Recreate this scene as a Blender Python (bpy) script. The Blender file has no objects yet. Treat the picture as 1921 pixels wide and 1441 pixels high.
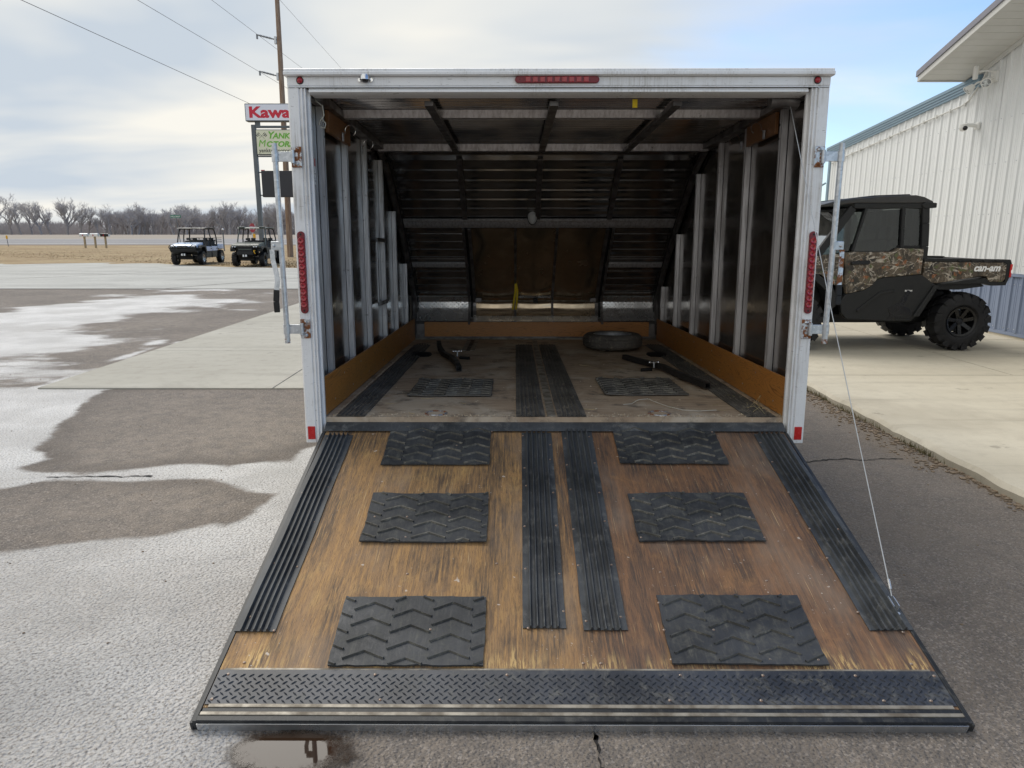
import bpy, bmesh, math, random
from mathutils import Vector, Matrix, noise as mnoise
R = math.radians
random.seed(7)
scene = bpy.context.scene
COL = scene.collection

# ------------------------------------------------------------------ camera, sky, sun, exposure
FPX, PITCH, CAMH = 1332.0, R(12.0), 1.485
YAW = math.atan((966 - 960.5) / FPX)
cam_d = bpy.data.cameras.new('camera')
cam_d.sensor_width = 36.0
cam_d.lens = 36.0 * FPX / 1921.0
cam_d.clip_start = 0.05
cam_d.clip_end = 3000
cam = bpy.data.objects.new('camera', cam_d)
COL.objects.link(cam)
cam.location = (0, 0, CAMH)
cam.rotation_euler = (R(90) - PITCH, 0, YAW)
scene.camera = cam

SUN_AZ, SUN_EL = R(-38), R(52)          # azimuth from +Y towards +X
world = bpy.data.worlds.new('World')
scene.world = world
world.use_nodes = True
wt = world.node_tree
wt.nodes.clear()


def wn(kind, **kw):
    n = wt.nodes.new(kind)
    for k, v in kw.items():
        setattr(n, k, v)
    return n


def wmath(op, a, b=None, clamp=False):
    n = wn('ShaderNodeMath', operation=op, use_clamp=clamp)
    for i, s in enumerate((a, b)):
        if s is None:
            continue
        if isinstance(s, (int, float)):
            n.inputs[i].default_value = s
        else:
            wt.links.new(s, n.inputs[i])
    return n.outputs[0]


sky = wn('ShaderNodeTexSky', sky_type='NISHITA', sun_disc=False, sun_elevation=SUN_EL, sun_rotation=SUN_AZ,
         altitude=350, air_density=1.0, dust_density=1.2, ozone_density=1.2)
tc = wn('ShaderNodeTexCoord')
sep = wn('ShaderNodeSeparateXYZ')
wt.links.new(tc.outputs['Generated'], sep.inputs[0])
zz = wmath('ADD', wmath('MAXIMUM', sep.outputs[2], 0.0), 0.16)
comb = wn('ShaderNodeCombineXYZ')
wt.links.new(wmath('DIVIDE', sep.outputs[0], zz), comb.inputs[0])
wt.links.new(wmath('DIVIDE', sep.outputs[1], zz), comb.inputs[1])


def wnoise(scale, detail, rough, dist, sx=1.0, sy=1.0, off=(0, 0, 0), rot=0.0):
    mp = wn('ShaderNodeMapping')
    mp.inputs['Scale'].default_value = (sx, sy, 1)
    mp.inputs['Location'].default_value = off
    mp.inputs['Rotation'].default_value = (0, 0, rot)
    wt.links.new(comb.outputs[0], mp.inputs[0])
    nz = wn('ShaderNodeTexNoise')
    nz.inputs['Scale'].default_value = scale
    nz.inputs['Detail'].default_value = detail
    nz.inputs['Roughness'].default_value = rough
    nz.inputs['Distortion'].default_value = dist
    wt.links.new(mp.outputs[0], nz.inputs['Vector'])
    return nz.outputs[0]


cover = wnoise(0.42, 6, 0.52, 0.35, 0.8, 1.3, (3.1, 1.7, 0), R(-18))
soft = wnoise(0.62, 4, 0.5, 0.35, 0.75, 1.35, (7.3, 0.4, 0), R(-12))
# the cloud sheet is thick to the west (left) and breaks up to the north-east
east = wmath('MULTIPLY', wmath('SUBTRACT', comb.outputs[0] if False else sep.outputs[0], 0.12), 0.85)
cov = wmath('SUBTRACT', cover, east)
ramp = wn('ShaderNodeMapRange', interpolation_type='SMOOTHSTEP')
wt.links.new(cov, ramp.inputs[0])
ramp.inputs[1].default_value = 0.22
ramp.inputs[2].default_value = 0.52
cl = wn('ShaderNodeValToRGB')
cl.color_ramp.elements[0].position = 0.38
cl.color_ramp.elements[0].color = (3.55, 3.98, 4.45, 1)
cl.color_ramp.elements[1].position = 0.58
cl.color_ramp.elements[1].color = (5.75, 5.6, 5.15, 1)
wt.links.new(soft, cl.inputs[0])
skyb = wn('ShaderNodeMix', data_type='RGBA', blend_type='MULTIPLY')
skyb.inputs[0].default_value = 1.0
skyb.inputs[7].default_value = (1.0, 1.1, 1.2, 1)
wt.links.new(sky.outputs[0], skyb.inputs[6])
mix = wn('ShaderNodeMix', data_type='RGBA')
wt.links.new(ramp.outputs[0], mix.inputs[0])
wt.links.new(skyb.outputs[2], mix.inputs[6])
wt.links.new(cl.outputs[0], mix.inputs[7])
bg = wn('ShaderNodeBackground')
bg.inputs[1].default_value = 0.10
wt.links.new(mix.outputs[2], bg.inputs[0])
wo = wn('ShaderNodeOutputWorld')
wt.links.new(bg.outputs[0], wo.inputs[0])

sd = bpy.data.lights.new('sun', 'SUN')
sd.energy = 1.5
sd.angle = R(42)
sd.color = (1.0, 0.955, 0.88)
sun = bpy.data.objects.new('sun', sd)
COL.objects.link(sun)
sv = Vector((math.sin(SUN_AZ) * math.cos(SUN_EL), math.cos(SUN_AZ) * math.cos(SUN_EL), math.sin(SUN_EL)))
sun.rotation_euler = (-sv).to_track_quat('-Z', 'Y').to_euler()
sun.location = (-20, 20, 30)

scene.render.engine = 'CYCLES'
scene.view_settings.view_transform = 'Standard'
scene.view_settings.look = 'None'
scene.view_settings.gamma = 1.0
scene.view_settings.exposure = 0.75
scene.view_settings.use_curve_mapping = False
scene.cycles.max_bounces = 8
scene.cycles.use_denoising = True


# ------------------------------------------------------------------ helpers
def ground_at(px, py, z=0.0):
    """Survey of the lot: where a sight line from the tripod meets the level z."""
    x = (px - 960.5) / FPX
    y = -(py - 720.5) / FPX
    dx, dy, dz = x, math.cos(PITCH) + y * math.sin(PITCH), -math.sin(PITCH) + y * math.cos(PITCH)
    c, s = math.cos(YAW), math.sin(YAW)
    dx, dy = c * dx - s * dy, s * dx + c * dy
    t = (z - CAMH) / dz
    return (dx * t, dy * t)


class MB:
    def __init__(self):
        self.v, self.f = [], []

    def add(self, vs, fs):
        o = len(self.v)
        self.v += [tuple(p) for p in vs]
        self.f += [tuple(i + o for i in q) for q in fs]
        return self

    def box(self, x0, x1, y0, y1, z0, z1):
        return self.add([(x0, y0, z0), (x1, y0, z0), (x1, y1, z0), (x0, y1, z0), (x0, y0, z1), (x1, y0, z1), (x1, y1, z1), (x0, y1, z1)],
                        [(0, 3, 2, 1), (4, 5, 6, 7), (0, 1, 5, 4), (1, 2, 6, 5), (2, 3, 7, 6), (3, 0, 4, 7)])

    def prism(self, poly, axis, a, b):
        n = len(poly)
        if axis == 'x':
            m = lambda p, t: (t, p[0], p[1])
        elif axis == 'y':
            m = lambda p, t: (p[0], t, p[1])
        else:
            m = lambda p, t: (p[0], p[1], t)
        vs = [m(p, a) for p in poly] + [m(p, b) for p in poly]
        fs = [tuple(range(n))[::-1], tuple(range(n, 2 * n))]
        fs += [(i, (i + 1) % n, n + (i + 1) % n, n + i) for i in range(n)]
        return self.add(vs, fs)

    def tube(self, pts, r, n=8, cap=True, closed=False):
        pts = [Vector(p) for p in pts]
        k = len(pts)
        rs = r if isinstance(r, (list, tuple)) else [r] * k
        vs = []
        ref = None
        for i, p in enumerate(pts):
            if closed:
                t = pts[(i + 1) % k] - pts[i - 1]
            else:
                t = pts[min(i + 1, k - 1)] - pts[max(i - 1, 0)]
            t.normalize()
            if ref is None:
                ref = Vector((0, 0, 1)) if abs(t.z) < 0.9 else Vector((1, 0, 0))
            a = t.cross(ref)
            if a.length < 1e-5:
                a = t.cross(Vector((1, 0, 0)))
            a.normalize()
            b = t.cross(a)
            ref = -b if b.dot(ref) < 0 else b
            ref = a.cross(t)
            for j in range(n):
                w = 2 * math.pi * j / n
                vs.append(p + (a * math.cos(w) + b * math.sin(w)) * rs[i])
        fs = []
        for i in range(k if closed else k - 1):
            i2 = (i + 1) % k
            for j in range(n):
                fs.append((i * n + j, i * n + (j + 1) % n, i2 * n + (j + 1) % n, i2 * n + j))
        if cap and not closed:
            fs.append(tuple(range(n))[::-1])
            fs.append(tuple(range((k - 1) * n, k * n)))
        return self.add(vs, fs)

    def lathe(self, prof, axis='y', n=32, c=(0, 0, 0), closed=True):
        """prof: list of (radius, height along axis)."""
        vs, fs = [], []
        k = len(prof)
        for i in range(n):
            w = 2 * math.pi * i / n
            for r, h in prof:
                u, v = r * math.cos(w), r * math.sin(w)
                p = {'x': (h, u, v), 'y': (u, h, v), 'z': (u, v, h)}[axis]
                vs.append((p[0] + c[0], p[1] + c[1], p[2] + c[2]))
        for i in range(n):
            i2 = (i + 1) % n
            for j in range(k if closed else k - 1):
                j2 = (j + 1) % k
                fs.append((i * k + j, i * k + j2, i2 * k + j2, i2 * k + j))
        return self.add(vs, fs)

    def disc(self, c, r, axis='y', n=20, h=0.0, r2=None):
        """a short (tapered) plug standing on c along axis by h."""
        r2 = r if r2 is None else r2
        vs = []
        for q, hh in ((r, 0), (r2, h)):
            for i in range(n):
                w = 2 * math.pi * i / n
                u, v = q * math.cos(w), q * math.sin(w)
                p = {'x': (hh, u, v), 'y': (u, hh, v), 'z': (u, v, hh)}[axis]
                vs.append((p[0] + c[0], p[1] + c[1], p[2] + c[2]))
        fs = [tuple(range(n))[::-1], tuple(range(n, 2 * n))] + [(i, (i + 1) % n, n + (i + 1) % n, n + i) for i in range(n)]
        return self.add(vs, fs)

    def bar(self, p, q, w, h, up=(0, 0, 1)):
        p, q, up = Vector(p), Vector(q), Vector(up)
        t = (q - p).normalized()
        s = t.cross(up)
        if s.length < 1e-4:
            s = t.cross(Vector((1, 0, 0)))
        s.normalize()
        u = s.cross(t)
        vs = []
        for b in (p, q):
            for i, j in ((-1, -1), (1, -1), (1, 1), (-1, 1)):
                vs.append(b + s * (i * w / 2) + u * (j * h / 2))
        return self.add(vs, [(0, 3, 2, 1), (4, 5, 6, 7), (0, 1, 5, 4), (1, 2, 6, 5), (2, 3, 7, 6), (3, 0, 4, 7)])

    def mesh(self, name, mat, smooth=None):
        me = bpy.data.meshes.new(name)
        me.from_pydata([tuple(p) for p in self.v], [], self.f)
        bm = bmesh.new()
        bm.from_mesh(me)
        bmesh.ops.recalc_face_normals(bm, faces=bm.faces)
        bm.to_mesh(me)
        bm.free()
        if mat:
            me.materials.append(mat)
        if smooth:
            me.shade_smooth()
            me.set_sharp_from_angle(angle=R(smooth))
        return me

    def build(self, name, mat, parent=None, smooth=None, bevel=0.0, loc=None, rot=None):
        o = bpy.data.objects.new(name, self.mesh(name, mat, smooth))
        COL.objects.link(o)
        if parent:
            o.parent = parent
        if loc:
            o.location = loc
        if rot:
            o.rotation_euler = rot
        if bevel:
            m = o.modifiers.new('bevel', 'BEVEL')
            m.width = bevel
            m.segments = 2
            m.limit_method = 'ANGLE'
            m.angle_limit = R(40)
        return o


def inst(mesh, name, parent=None, loc=(0, 0, 0), rot=(0, 0, 0), scale=(1, 1, 1)):
    o = bpy.data.objects.new(name, mesh)
    COL.objects.link(o)
    if parent:
        o.parent = parent
    o.location, o.rotation_euler, o.scale = loc, rot, scale
    return o


def empty(name, loc=(0, 0, 0), rot=(0, 0, 0)):
    o = bpy.data.objects.new(name, None)
    o.empty_display_size = 0.2
    COL.objects.link(o)
    o.location, o.rotation_euler = loc, rot
    return o


def tag(o, label=None, cat=None, group=None, kind=None):
    for k, v in (('label', label), ('category', cat), ('group', group), ('kind', kind)):
        if v:
            o[k] = v
    return o


def text(s, name, mat, parent, loc, rot, size, ext=0.004, bold=0.0, shear=0.0, align='LEFT', sx=1.0):
    cu = bpy.data.curves.new(name, 'FONT')
    cu.body, cu.size, cu.extrude, cu.offset, cu.shear, cu.align_x = s, size, ext, bold, shear, align
    cu.resolution_u = 3
    to = bpy.data.objects.new(name + '_tmp', cu)
    COL.objects.link(to)
    bpy.context.view_layer.update()
    me = bpy.data.meshes.new_from_object(to.evaluated_get(bpy.context.evaluated_depsgraph_get()))
    bpy.data.objects.remove(to)
    bpy.data.curves.remove(cu)
    me.materials.clear()
    me.materials.append(mat)
    me.name = name
    return inst(me, name, parent, loc, rot, (sx, 1, 1))


# ------------------------------------------------------------------ materials
class NT:
    """thin wrapper to write node trees shortly"""

    def __init__(self, name):
        self.m = bpy.data.materials.new(name)
        self.m.use_nodes = True
        self.t = self.m.node_tree
        self.b = self.t.nodes['Principled BSDF']
        self.tc = None

    def n(self, kind, **kw):
        x = self.t.nodes.new(kind)
        for k, v in kw.items():
            setattr(x, k, v)
        return x

    def lk(self, a, b):
        self.t.links.new(a, b)

    def put(self, sock, v):
        if isinstance(v, (int, float, tuple, list)):
            if isinstance(v, (tuple, list)) and len(v) == 3 and sock.type == 'RGBA':
                v = (*v, 1)
            sock.default_value = v
        else:
            self.lk(v, sock)

    def set(self, **kw):
        for k, v in kw.items():
            self.put(self.b.inputs[k.replace('_', ' ')], v)

    def co(self, scale=(1, 1, 1), loc=(0, 0, 0), rot=(0, 0, 0), kind='Object'):
        if self.tc is None:
            self.tc = self.n('ShaderNodeTexCoord')
        mp = self.n('ShaderNodeMapping')
        mp.inputs['Scale'].default_value = scale
        mp.inputs['Location'].default_value = loc
        mp.inputs['Rotation'].default_value = rot
        self.lk(self.tc.outputs[kind], mp.inputs[0])
        return mp.outputs[0]

    def noise(self, v, scale=5, detail=4, rough=0.55, dist=0.0, col=False):
        x = self.n('ShaderNodeTexNoise')
        x.inputs['Scale'].default_value = scale
        x.inputs['Detail'].default_value = detail
        x.inputs['Roughness'].default_value = rough
        x.inputs['Distortion'].default_value = dist
        self.lk(v, x.inputs['Vector'])
        return x.outputs[1 if col else 0]

    def voro(self, v, scale=5, feature='F1', out=0, rand=1.0):
        x = self.n('ShaderNodeTexVoronoi', feature=feature)
        x.inputs['Scale'].default_value = scale
        x.inputs['Randomness'].default_value = rand
        self.lk(v, x.inputs['Vector'])
        return x.outputs[out]

    def rng(self, v, a, b, c=0.0, d=1.0, smooth=True):
        x = self.n('ShaderNodeMapRange', interpolation_type='SMOOTHSTEP' if smooth else 'LINEAR')
        self.lk(v, x.inputs[0])
        for i, q in enumerate((a, b, c, d)):
            x.inputs[i + 1].default_value = q
        return x.outputs[0]

    def mix(self, f, a, b, blend='MIX'):
        x = self.n('ShaderNodeMix', data_type='RGBA', blend_type=blend)
        self.put(x.inputs[0], f)
        self.put(x.inputs[6], a)
        self.put(x.inputs[7], b)
        return x.outputs[2]

    def math(self, op, a, b=0.0, clamp=False):
        x = self.n('ShaderNodeMath', operation=op, use_clamp=clamp)
        self.put(x.inputs[0], a)
        self.put(x.inputs[1], b)
        return x.outputs[0]

    def xyz(self, v):
        x = self.n('ShaderNodeSeparateXYZ')
        self.lk(v, x.inputs[0])
        return x.outputs

    def ramp(self, v, stops):
        x = self.n('ShaderNodeValToRGB')
        e = x.color_ramp.elements
        while len(e) < len(stops):
            e.new(0.5)
        for i, (p, c) in enumerate(stops):
            e[i].position = p
            e[i].color = (*c, 1)
        self.lk(v, x.inputs[0])
        return x.outputs[0]

    def bump(self, h, strength=0.3, dist=0.01):
        x = self.n('ShaderNodeBump')
        x.inputs['Strength'].default_value = strength
        x.inputs['Distance'].default_value = dist
        self.lk(h, x.inputs['Height'])
        self.lk(x.outputs[0], self.b.inputs['Normal'])

    def attr(self, name):
        x = self.n('ShaderNodeAttribute', attribute_name=name)
        return x


def simple(name, c1, c2=None, scale=6, rough=0.6, metal=0.0, bump=0.0, bscale=60, stretch=(1, 1, 1), lo=0.35, hi=0.65, rr=0.12, **kw):
    t = NT(name)
    v = t.co(stretch)
    nz = t.noise(v, scale, 5, 0.6)
    if c2:
        t.set(Base_Color=t.mix(t.rng(nz, lo, hi), c1, c2))
    else:
        t.set(Base_Color=c1)
    t.set(Metallic=metal)
    t.set(Roughness=t.rng(nz, 0.3, 0.7, max(rough - rr, 0.02), min(rough + rr, 1)))
    if bump:
        t.bump(t.noise(v, bscale, 3, 0.6), bump, 0.005)
    t.set(**kw)
    return t.m


def mat_white_alu():
    t = NT('white_aluminium')
    v = t.co()
    big = t.noise(v, 3.5, 6, 0.65)
    streak = t.noise(t.co((40, 40, 1.2)), 3, 5, 0.6)
    fine = t.noise(v, 90, 4, 0.7)
    d = t.math('MULTIPLY', t.rng(big, 0.42, 0.72), t.rng(streak, 0.35, 0.7))
    d = t.math('ADD', d, t.math('MULTIPLY', t.rng(fine, 0.62, 0.74), 0.55), True)
    c = t.mix(d, (0.80, 0.805, 0.815), (0.46, 0.44, 0.41))
    sc = t.rng(t.noise(t.co((3, 3, 26), rot=(0, R(28), 0)), 9, 2, 0.5), 0.70, 0.73)
    c = t.mix(t.math('MULTIPLY', sc, 0.6), c, (0.2, 0.19, 0.18))
    t.set(Base_Color=c, Roughness=t.rng(big, 0.3, 0.7, 0.35, 0.6), Metallic=0.12)
    t.bump(fine, 0.06, 0.003)
    return t.m


def mat_galv(name='galvanised_steel', rust=0.0):
    t = NT(name)
    v = t.co()
    sp = t.voro(v, 70, out=1)
    g = t.n('ShaderNodeRGBToBW')
    t.lk(sp, g.inputs[0])
    c = t.mix(g.outputs[0], (0.42, 0.45, 0.48), (0.66, 0.68, 0.71))
    if rust:
        r = t.noise(v, 28, 6, 0.7)
        m = t.rng(r, 0.62 - rust * 0.3, 0.70 - rust * 0.3)
        rc = t.mix(t.noise(v, 90, 3), (0.10, 0.032, 0.012), (0.33, 0.13, 0.045))
        c = t.mix(m, c, rc)
        t.set(Metallic=t.math('SUBTRACT', 0.75, t.math('MULTIPLY', m, 0.75)), Roughness=t.math('ADD', 0.38, t.math('MULTIPLY', m, 0.5)))
    else:
        t.set(Metallic=0.75, Roughness=0.38)
    t.set(Base_Color=c)
    t.bump(t.noise(v, 120, 3), 0.1, 0.002)
    return t.m


def mat_skin():
    """bare inside of the dark trailer skin: smooth sheet metal with shallow waves"""
    t = NT('trailer_skin')
    v = t.co()
    d = t.noise(v, 4, 5, 0.6)
    c = t.mix(t.rng(d, 0.4, 0.7), (0.28, 0.27, 0.265), (0.38, 0.36, 0.34))
    t.set(Base_Color=c, Metallic=0.92, Roughness=t.rng(d, 0.3, 0.7, 0.10, 0.24))
    t.bump(t.noise(t.co((1, 1, 2.0)), 2.2, 2, 0.4), 0.25, 0.02)
    return t.m


def mat_stud():
    t = NT('bare_aluminium')
    v = t.co()
    d = t.noise(t.co((30, 30, 2)), 2, 5, 0.65)
    c = t.mix(t.rng(d, 0.35, 0.7), (0.62, 0.61, 0.62), (0.42, 0.40, 0.40))
    c = t.mix(t.rng(t.noise(v, 30, 5, 0.7), 0.62, 0.72), c, (0.16, 0.14, 0.13))
    t.set(Base_Color=c, Metallic=0.65, Roughness=t.rng(d, 0.3, 0.7, 0.34, 0.5))
    return t.m


def mat_ramp_wood():
    t = NT('worn_plywood')
    o = t.co()
    X, Y, Z = t.xyz(o)
    warp = t.noise(t.co((1.2, 0.5, 1)), 2.2, 3, 0.5)
    gr = t.noise(t.co((30, 1.6, 1)), 2.0, 9, 0.72, 0.3)
    gr2 = t.noise(t.co((170, 12, 1)), 1.6, 6, 0.76, 0.2)
    blot = t.noise(o, 5.5, 7, 0.68, 0.8)
    big = t.noise(t.co((1.6, 0.8, 1), loc=(3, 1, 0)), 1.9, 6, 0.62)
    lr = t.rng(t.math('ADD', X, t.math('MULTIPLY', warp, 0.3)), 0.06, 0.30)
    warm = t.mix(lr, (0.46, 0.260, 0.098), (0.295, 0.150, 0.074))
    dull = t.mix(lr, (0.29, 0.175, 0.088), (0.165, 0.095, 0.060))
    c = t.mix(t.rng(gr, 0.34, 0.64), warm, dull)
    # amber blotches where the varnish survives, and open fibre lines
    c = t.mix(t.math('MULTIPLY', t.rng(blot, 0.53, 0.68), 0.6), c, t.mix(lr, (0.48, 0.30, 0.12), (0.36, 0.19, 0.085)))
    c = t.mix(t.math('MULTIPLY', t.rng(gr2, 0.48, 0.68), 0.8), c, (0.095, 0.060, 0.040))
    # ground-in grey of tracks and boots, broken up along the grain
    tr = t.noise(t.co((3.0, 0.8, 1), loc=(1.7, 0.2, 0)), 1.8, 7, 0.66, 0.5)
    fib = t.noise(t.co((70, 3.2, 1), loc=(5, 2, 0)), 1.5, 7, 0.75, 0.2)
    trk = t.math('MULTIPLY', t.rng(tr, 0.41, 0.60), t.rng(fib, 0.36, 0.60))
    c = t.mix(t.math('MULTIPLY', trk, 0.85), c, (0.060, 0.050, 0.045))
    c = t.mix(t.math('MULTIPLY', t.rng(big, 0.46, 0.70), 0.5), c, (0.29, 0.225, 0.175))
    # scratches, pale and dark, in a few directions
    s1 = t.noise(t.co((190, 2.0, 1), rot=(0, 0, R(4))), 1.0, 3, 0.6)
    s2 = t.noise(t.co((170, 2.6, 1), rot=(0, 0, R(-13))), 1.0, 3, 0.6)
    s3 = t.noise(t.co((140, 5, 1), rot=(0, 0, R(34))), 1.0, 2, 0.6)
    s4 = t.noise(t.co((160, 4, 1), rot=(0, 0, R(-52))), 1.0, 2, 0.6)
    scr = t.math('ADD', t.rng(s1, 0.665, 0.70), t.math('ADD', t.rng(s2, 0.68, 0.71), t.math('ADD', t.rng(s3, 0.715, 0.74), t.rng(s4, 0.72, 0.745))), True)
    scr = t.math('MULTIPLY', scr, t.rng(t.noise(o, 3.0, 4), 0.36, 0.56))
    c = t.mix(t.math('MULTIPLY', scr, 0.8), c, (0.60, 0.42, 0.22))
    s5 = t.noise(t.co((180, 2.2, 1), loc=(2, 5, 0), rot=(0, 0, R(8))), 1.0, 3, 0.6)
    c = t.mix(t.math('MULTIPLY', t.rng(s5, 0.66, 0.70), 0.8), c, (0.05, 0.035, 0.026))
    # splintered pale wood along the lower edge, ragged in height
    sp = t.noise(t.co((75, 7, 1)), 1.3, 6, 0.7)
    lim = t.noise(t.co((5, 0.1, 1)), 1.5, 6, 0.75)
    band = t.rng(t.math('ADD', Y, t.math('MULTIPLY', lim, 0.36)), -1.36, -1.28, 1.0, 0.0)
    patch = t.rng(t.noise(t.co((2.2, 0.3, 1), loc=(1, 3, 0)), 2.0, 3), 0.42, 0.58)
    c = t.mix(t.math('MULTIPLY', t.math('MULTIPLY', t.rng(sp, 0.47, 0.57), t.math('MULTIPLY', band, patch)), 0.9), c, (0.64, 0.43, 0.18))
    # flecks of paint and grit
    c = t.mix(t.math('MULTIPLY', t.rng(t.noise(o, 60, 4, 0.6), 0.66, 0.70), t.rng(t.noise(o, 2.2, 3), 0.45, 0.6)), c, (0.58, 0.52, 0.45))
    c = t.mix(t.math('MULTIPLY', t.rng(t.noise(o, 13, 3, 0.6), 0.70, 0.73), 0.75), c, (0.62, 0.55, 0.48))
    t.set(Base_Color=c, Roughness=t.rng(big, 0.3, 0.7, 0.55, 0.8), Specular_IOR_Level=0.3)
    t.bump(t.math('ADD', gr2, t.math('MULTIPLY', sp, 0.6)), 0.4, 0.004)
    return t.m


def mat_floor_wood():
    t = NT('dirty_floor_plywood')
    o = t.co()
    g = t.noise(t.co((2.2, 14, 1)), 2.0, 6, 0.65)
    big = t.noise(o, 2.3, 6, 0.62, 0.6)
    c = t.mix(t.rng(g, 0.3, 0.7), (0.46, 0.35, 0.245), (0.32, 0.23, 0.155))
    c = t.mix(t.rng(big, 0.45, 0.68), c, (0.52, 0.44, 0.345))
    c = t.mix(t.math('MULTIPLY', t.rng(t.noise(o, 5, 6, 0.7), 0.50, 0.68), 0.75), c, (0.075, 0.06, 0.05))
    c = t.mix(t.math('MULTIPLY', t.rng(t.noise(o, 110, 2), 0.66, 0.72), 0.8), c, (0.5, 0.44, 0.36))
    t.set(Base_Color=c, Roughness=0.85)
    t.bump(t.noise(o, 80, 4), 0.15, 0.003)
    return t.m


def mat_board(name, c1, c2, cd, axis):
    t = NT(name)
    st = {'y': (9, 1.1, 9), 'x': (1.1, 9, 9)}[axis]
    v = t.co(st)
    nz = t.noise(v, 1.0, 3, 0.5, 1.6)
    rings = t.n('ShaderNodeMath', operation='PINGPONG')
    t.lk(t.math('MULTIPLY', nz, 20.0), rings.inputs[0])
    rings.inputs[1].default_value = 0.5
    c = t.mix(t.noise(t.co(), 2.5, 4), c1, c2)
    c = t.mix(t.math('MULTIPLY', t.rng(rings.outputs[0], 0.36, 0.48), 0.75), c, cd)
    c = t.mix(t.math('MULTIPLY', t.rng(t.noise(t.co((1, 1, 3)), 5, 5, 0.7), 0.52, 0.75), 0.4), c, (0.26, 0.17, 0.10))
    t.set(Base_Color=c, Roughness=0.42)
    t.bump(t.noise(v, 12, 4), 0.08, 0.002)
    return t.m


def mat_rubber(name, dust=0.5, c=(0.022, 0.024, 0.027), dc=(0.20, 0.185, 0.16), rough=0.55):
    t = NT(name)
    o = t.co()
    n1 = t.noise(o, 16, 8, 0.76, 0.4)
    n2 = t.noise(t.co((70, 5, 40)), 1.6, 6, 0.75)
    m = t.math('ADD', t.math('MULTIPLY', t.rng(n1, 0.48, 0.74), dust), t.math('MULTIPLY', t.rng(n2, 0.5, 0.78), dust * 0.6), True)
    base = t.mix(t.rng(t.noise(o, 3, 4), 0.35, 0.65), c, tuple(q * 2.0 for q in c))
    t.set(Base_Color=t.mix(m, base, dc), Roughness=t.math('ADD', rough - 0.08, t.math('MULTIPLY', m, 0.4)), Specular_IOR_Level=0.28)
    t.bump(t.noise(o, 140, 3), 0.12, 0.002)
    return t.m


def mat_mat_rubber():
    """chevron mats: blue-black with pale dirt caught between the raised bars"""
    t = NT('chevron_rubber')
    o = t.co()
    X, Y, Z = t.xyz(o)
    n1 = t.noise(o, 22, 8, 0.75, 0.4)
    m = t.math('MULTIPLY', t.rng(n1, 0.46, 0.70), 0.38)
    sm = t.math('MULTIPLY', t.rng(t.noise(t.co((45, 5, 1)), 1.4, 4, 0.7), 0.5, 0.8), 0.4)
    base = t.mix(t.rng(t.noise(o, 4, 4), 0.35, 0.65), (0.030, 0.032, 0.036), (0.054, 0.057, 0.063))
    c = t.mix(t.math('ADD', m, sm, True), base, (0.17, 0.165, 0.14))
    t.set(Base_Color=c, Roughness=t.rng(n1, 0.35, 0.7, 0.42, 0.72), Specular_IOR_Level=0.3)
    t.bump(t.math('ADD', t.noise(o, 110, 3), t.noise(t.co((60, 8, 1)), 1.5, 4)), 0.2, 0.003)
    return t.m


def mat_asphalt():
    t = NT('asphalt')
    o = t.co()
    at = t.attr('mask')
    sepc = t.n('ShaderNodeSeparateColor')
    t.lk(at.outputs[0], sepc.inputs[0])
    salt_sheen, dark, dust = sepc.outputs
    cell = t.voro(o, 120, out=1)
    bw = t.n('ShaderNodeRGBToBW')
    t.lk(cell, bw.inputs[0])
    n1 = t.noise(o, 150, 3, 0.6)
    mid = t.noise(o, 9, 6, 0.65)
    big = t.noise(o, 0.7, 5, 0.6)
    c = t.mix(t.rng(big, 0.35, 0.65), (0.195, 0.166, 0.141), (0.265, 0.226, 0.190))
    c = t.mix(t.math('MULTIPLY', t.rng(mid, 0.35, 0.7), 0.5), c, (0.095, 0.090, 0.088))
    spk = t.rng(bw.outputs[0], 0.55, 0.95)
    c = t.mix(t.math('MULTIPLY', spk, 0.6), c, (0.40, 0.35, 0.31))
    c = t.mix(t.math('MULTIPLY', t.rng(n1, 0.30, 0.48, 1, 0), 0.8), c, (0.042, 0.04, 0.04))
    c = t.mix(t.math('MULTIPLY', dust, 0.8), c, (0.235, 0.190, 0.145))
    dk = t.math('MULTIPLY', dark, t.rng(mid, 0.25, 0.7, 1.0, 0.55))
    c = t.mix(t.math('MULTIPLY', dk, 0.62), c, (0.055, 0.047, 0.043))
    # dried brine crust, and wet sky sheen painted with the same pale colour
    edge = t.math('ADD', salt_sheen, t.math('MULTIPLY', t.math('SUBTRACT', t.noise(t.co((0.8, 1.5, 1)), 5, 7, 0.72), 0.5), 0.55))
    sm = t.rng(edge, 0.34, 0.64)
    grain = t.rng(t.noise(o, 85, 4, 0.7), 0.34, 0.54, 0.05, 1.0)
    sc = t.mix(t.rng(t.noise(o, 1.1, 5, 0.6), 0.35, 0.65), (0.50, 0.495, 0.49), (0.74, 0.735, 0.73))
    sm2 = t.math('MULTIPLY', sm, grain)
    c = t.mix(t.math('MULTIPLY', t.math('MULTIPLY', sm2, 0.86), at.outputs['Alpha']), c, sc)
    # a film of water still standing between the stones
    t.set(Base_Color=c, Roughness=t.math('SUBTRACT', 0.86, t.math('MULTIPLY', sm, 0.34)), Specular_IOR_Level=t.math('ADD', 0.3, t.math('MULTIPLY', sm, 0.3)))
    h = t.math('ADD', t.math('MULTIPLY', t.voro(o, 85, 'SMOOTH_F1'), -1.0), t.math('MULTIPLY', n1, 0.5))
    t.bump(h, 1.0, 0.011)
    return t.m


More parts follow.
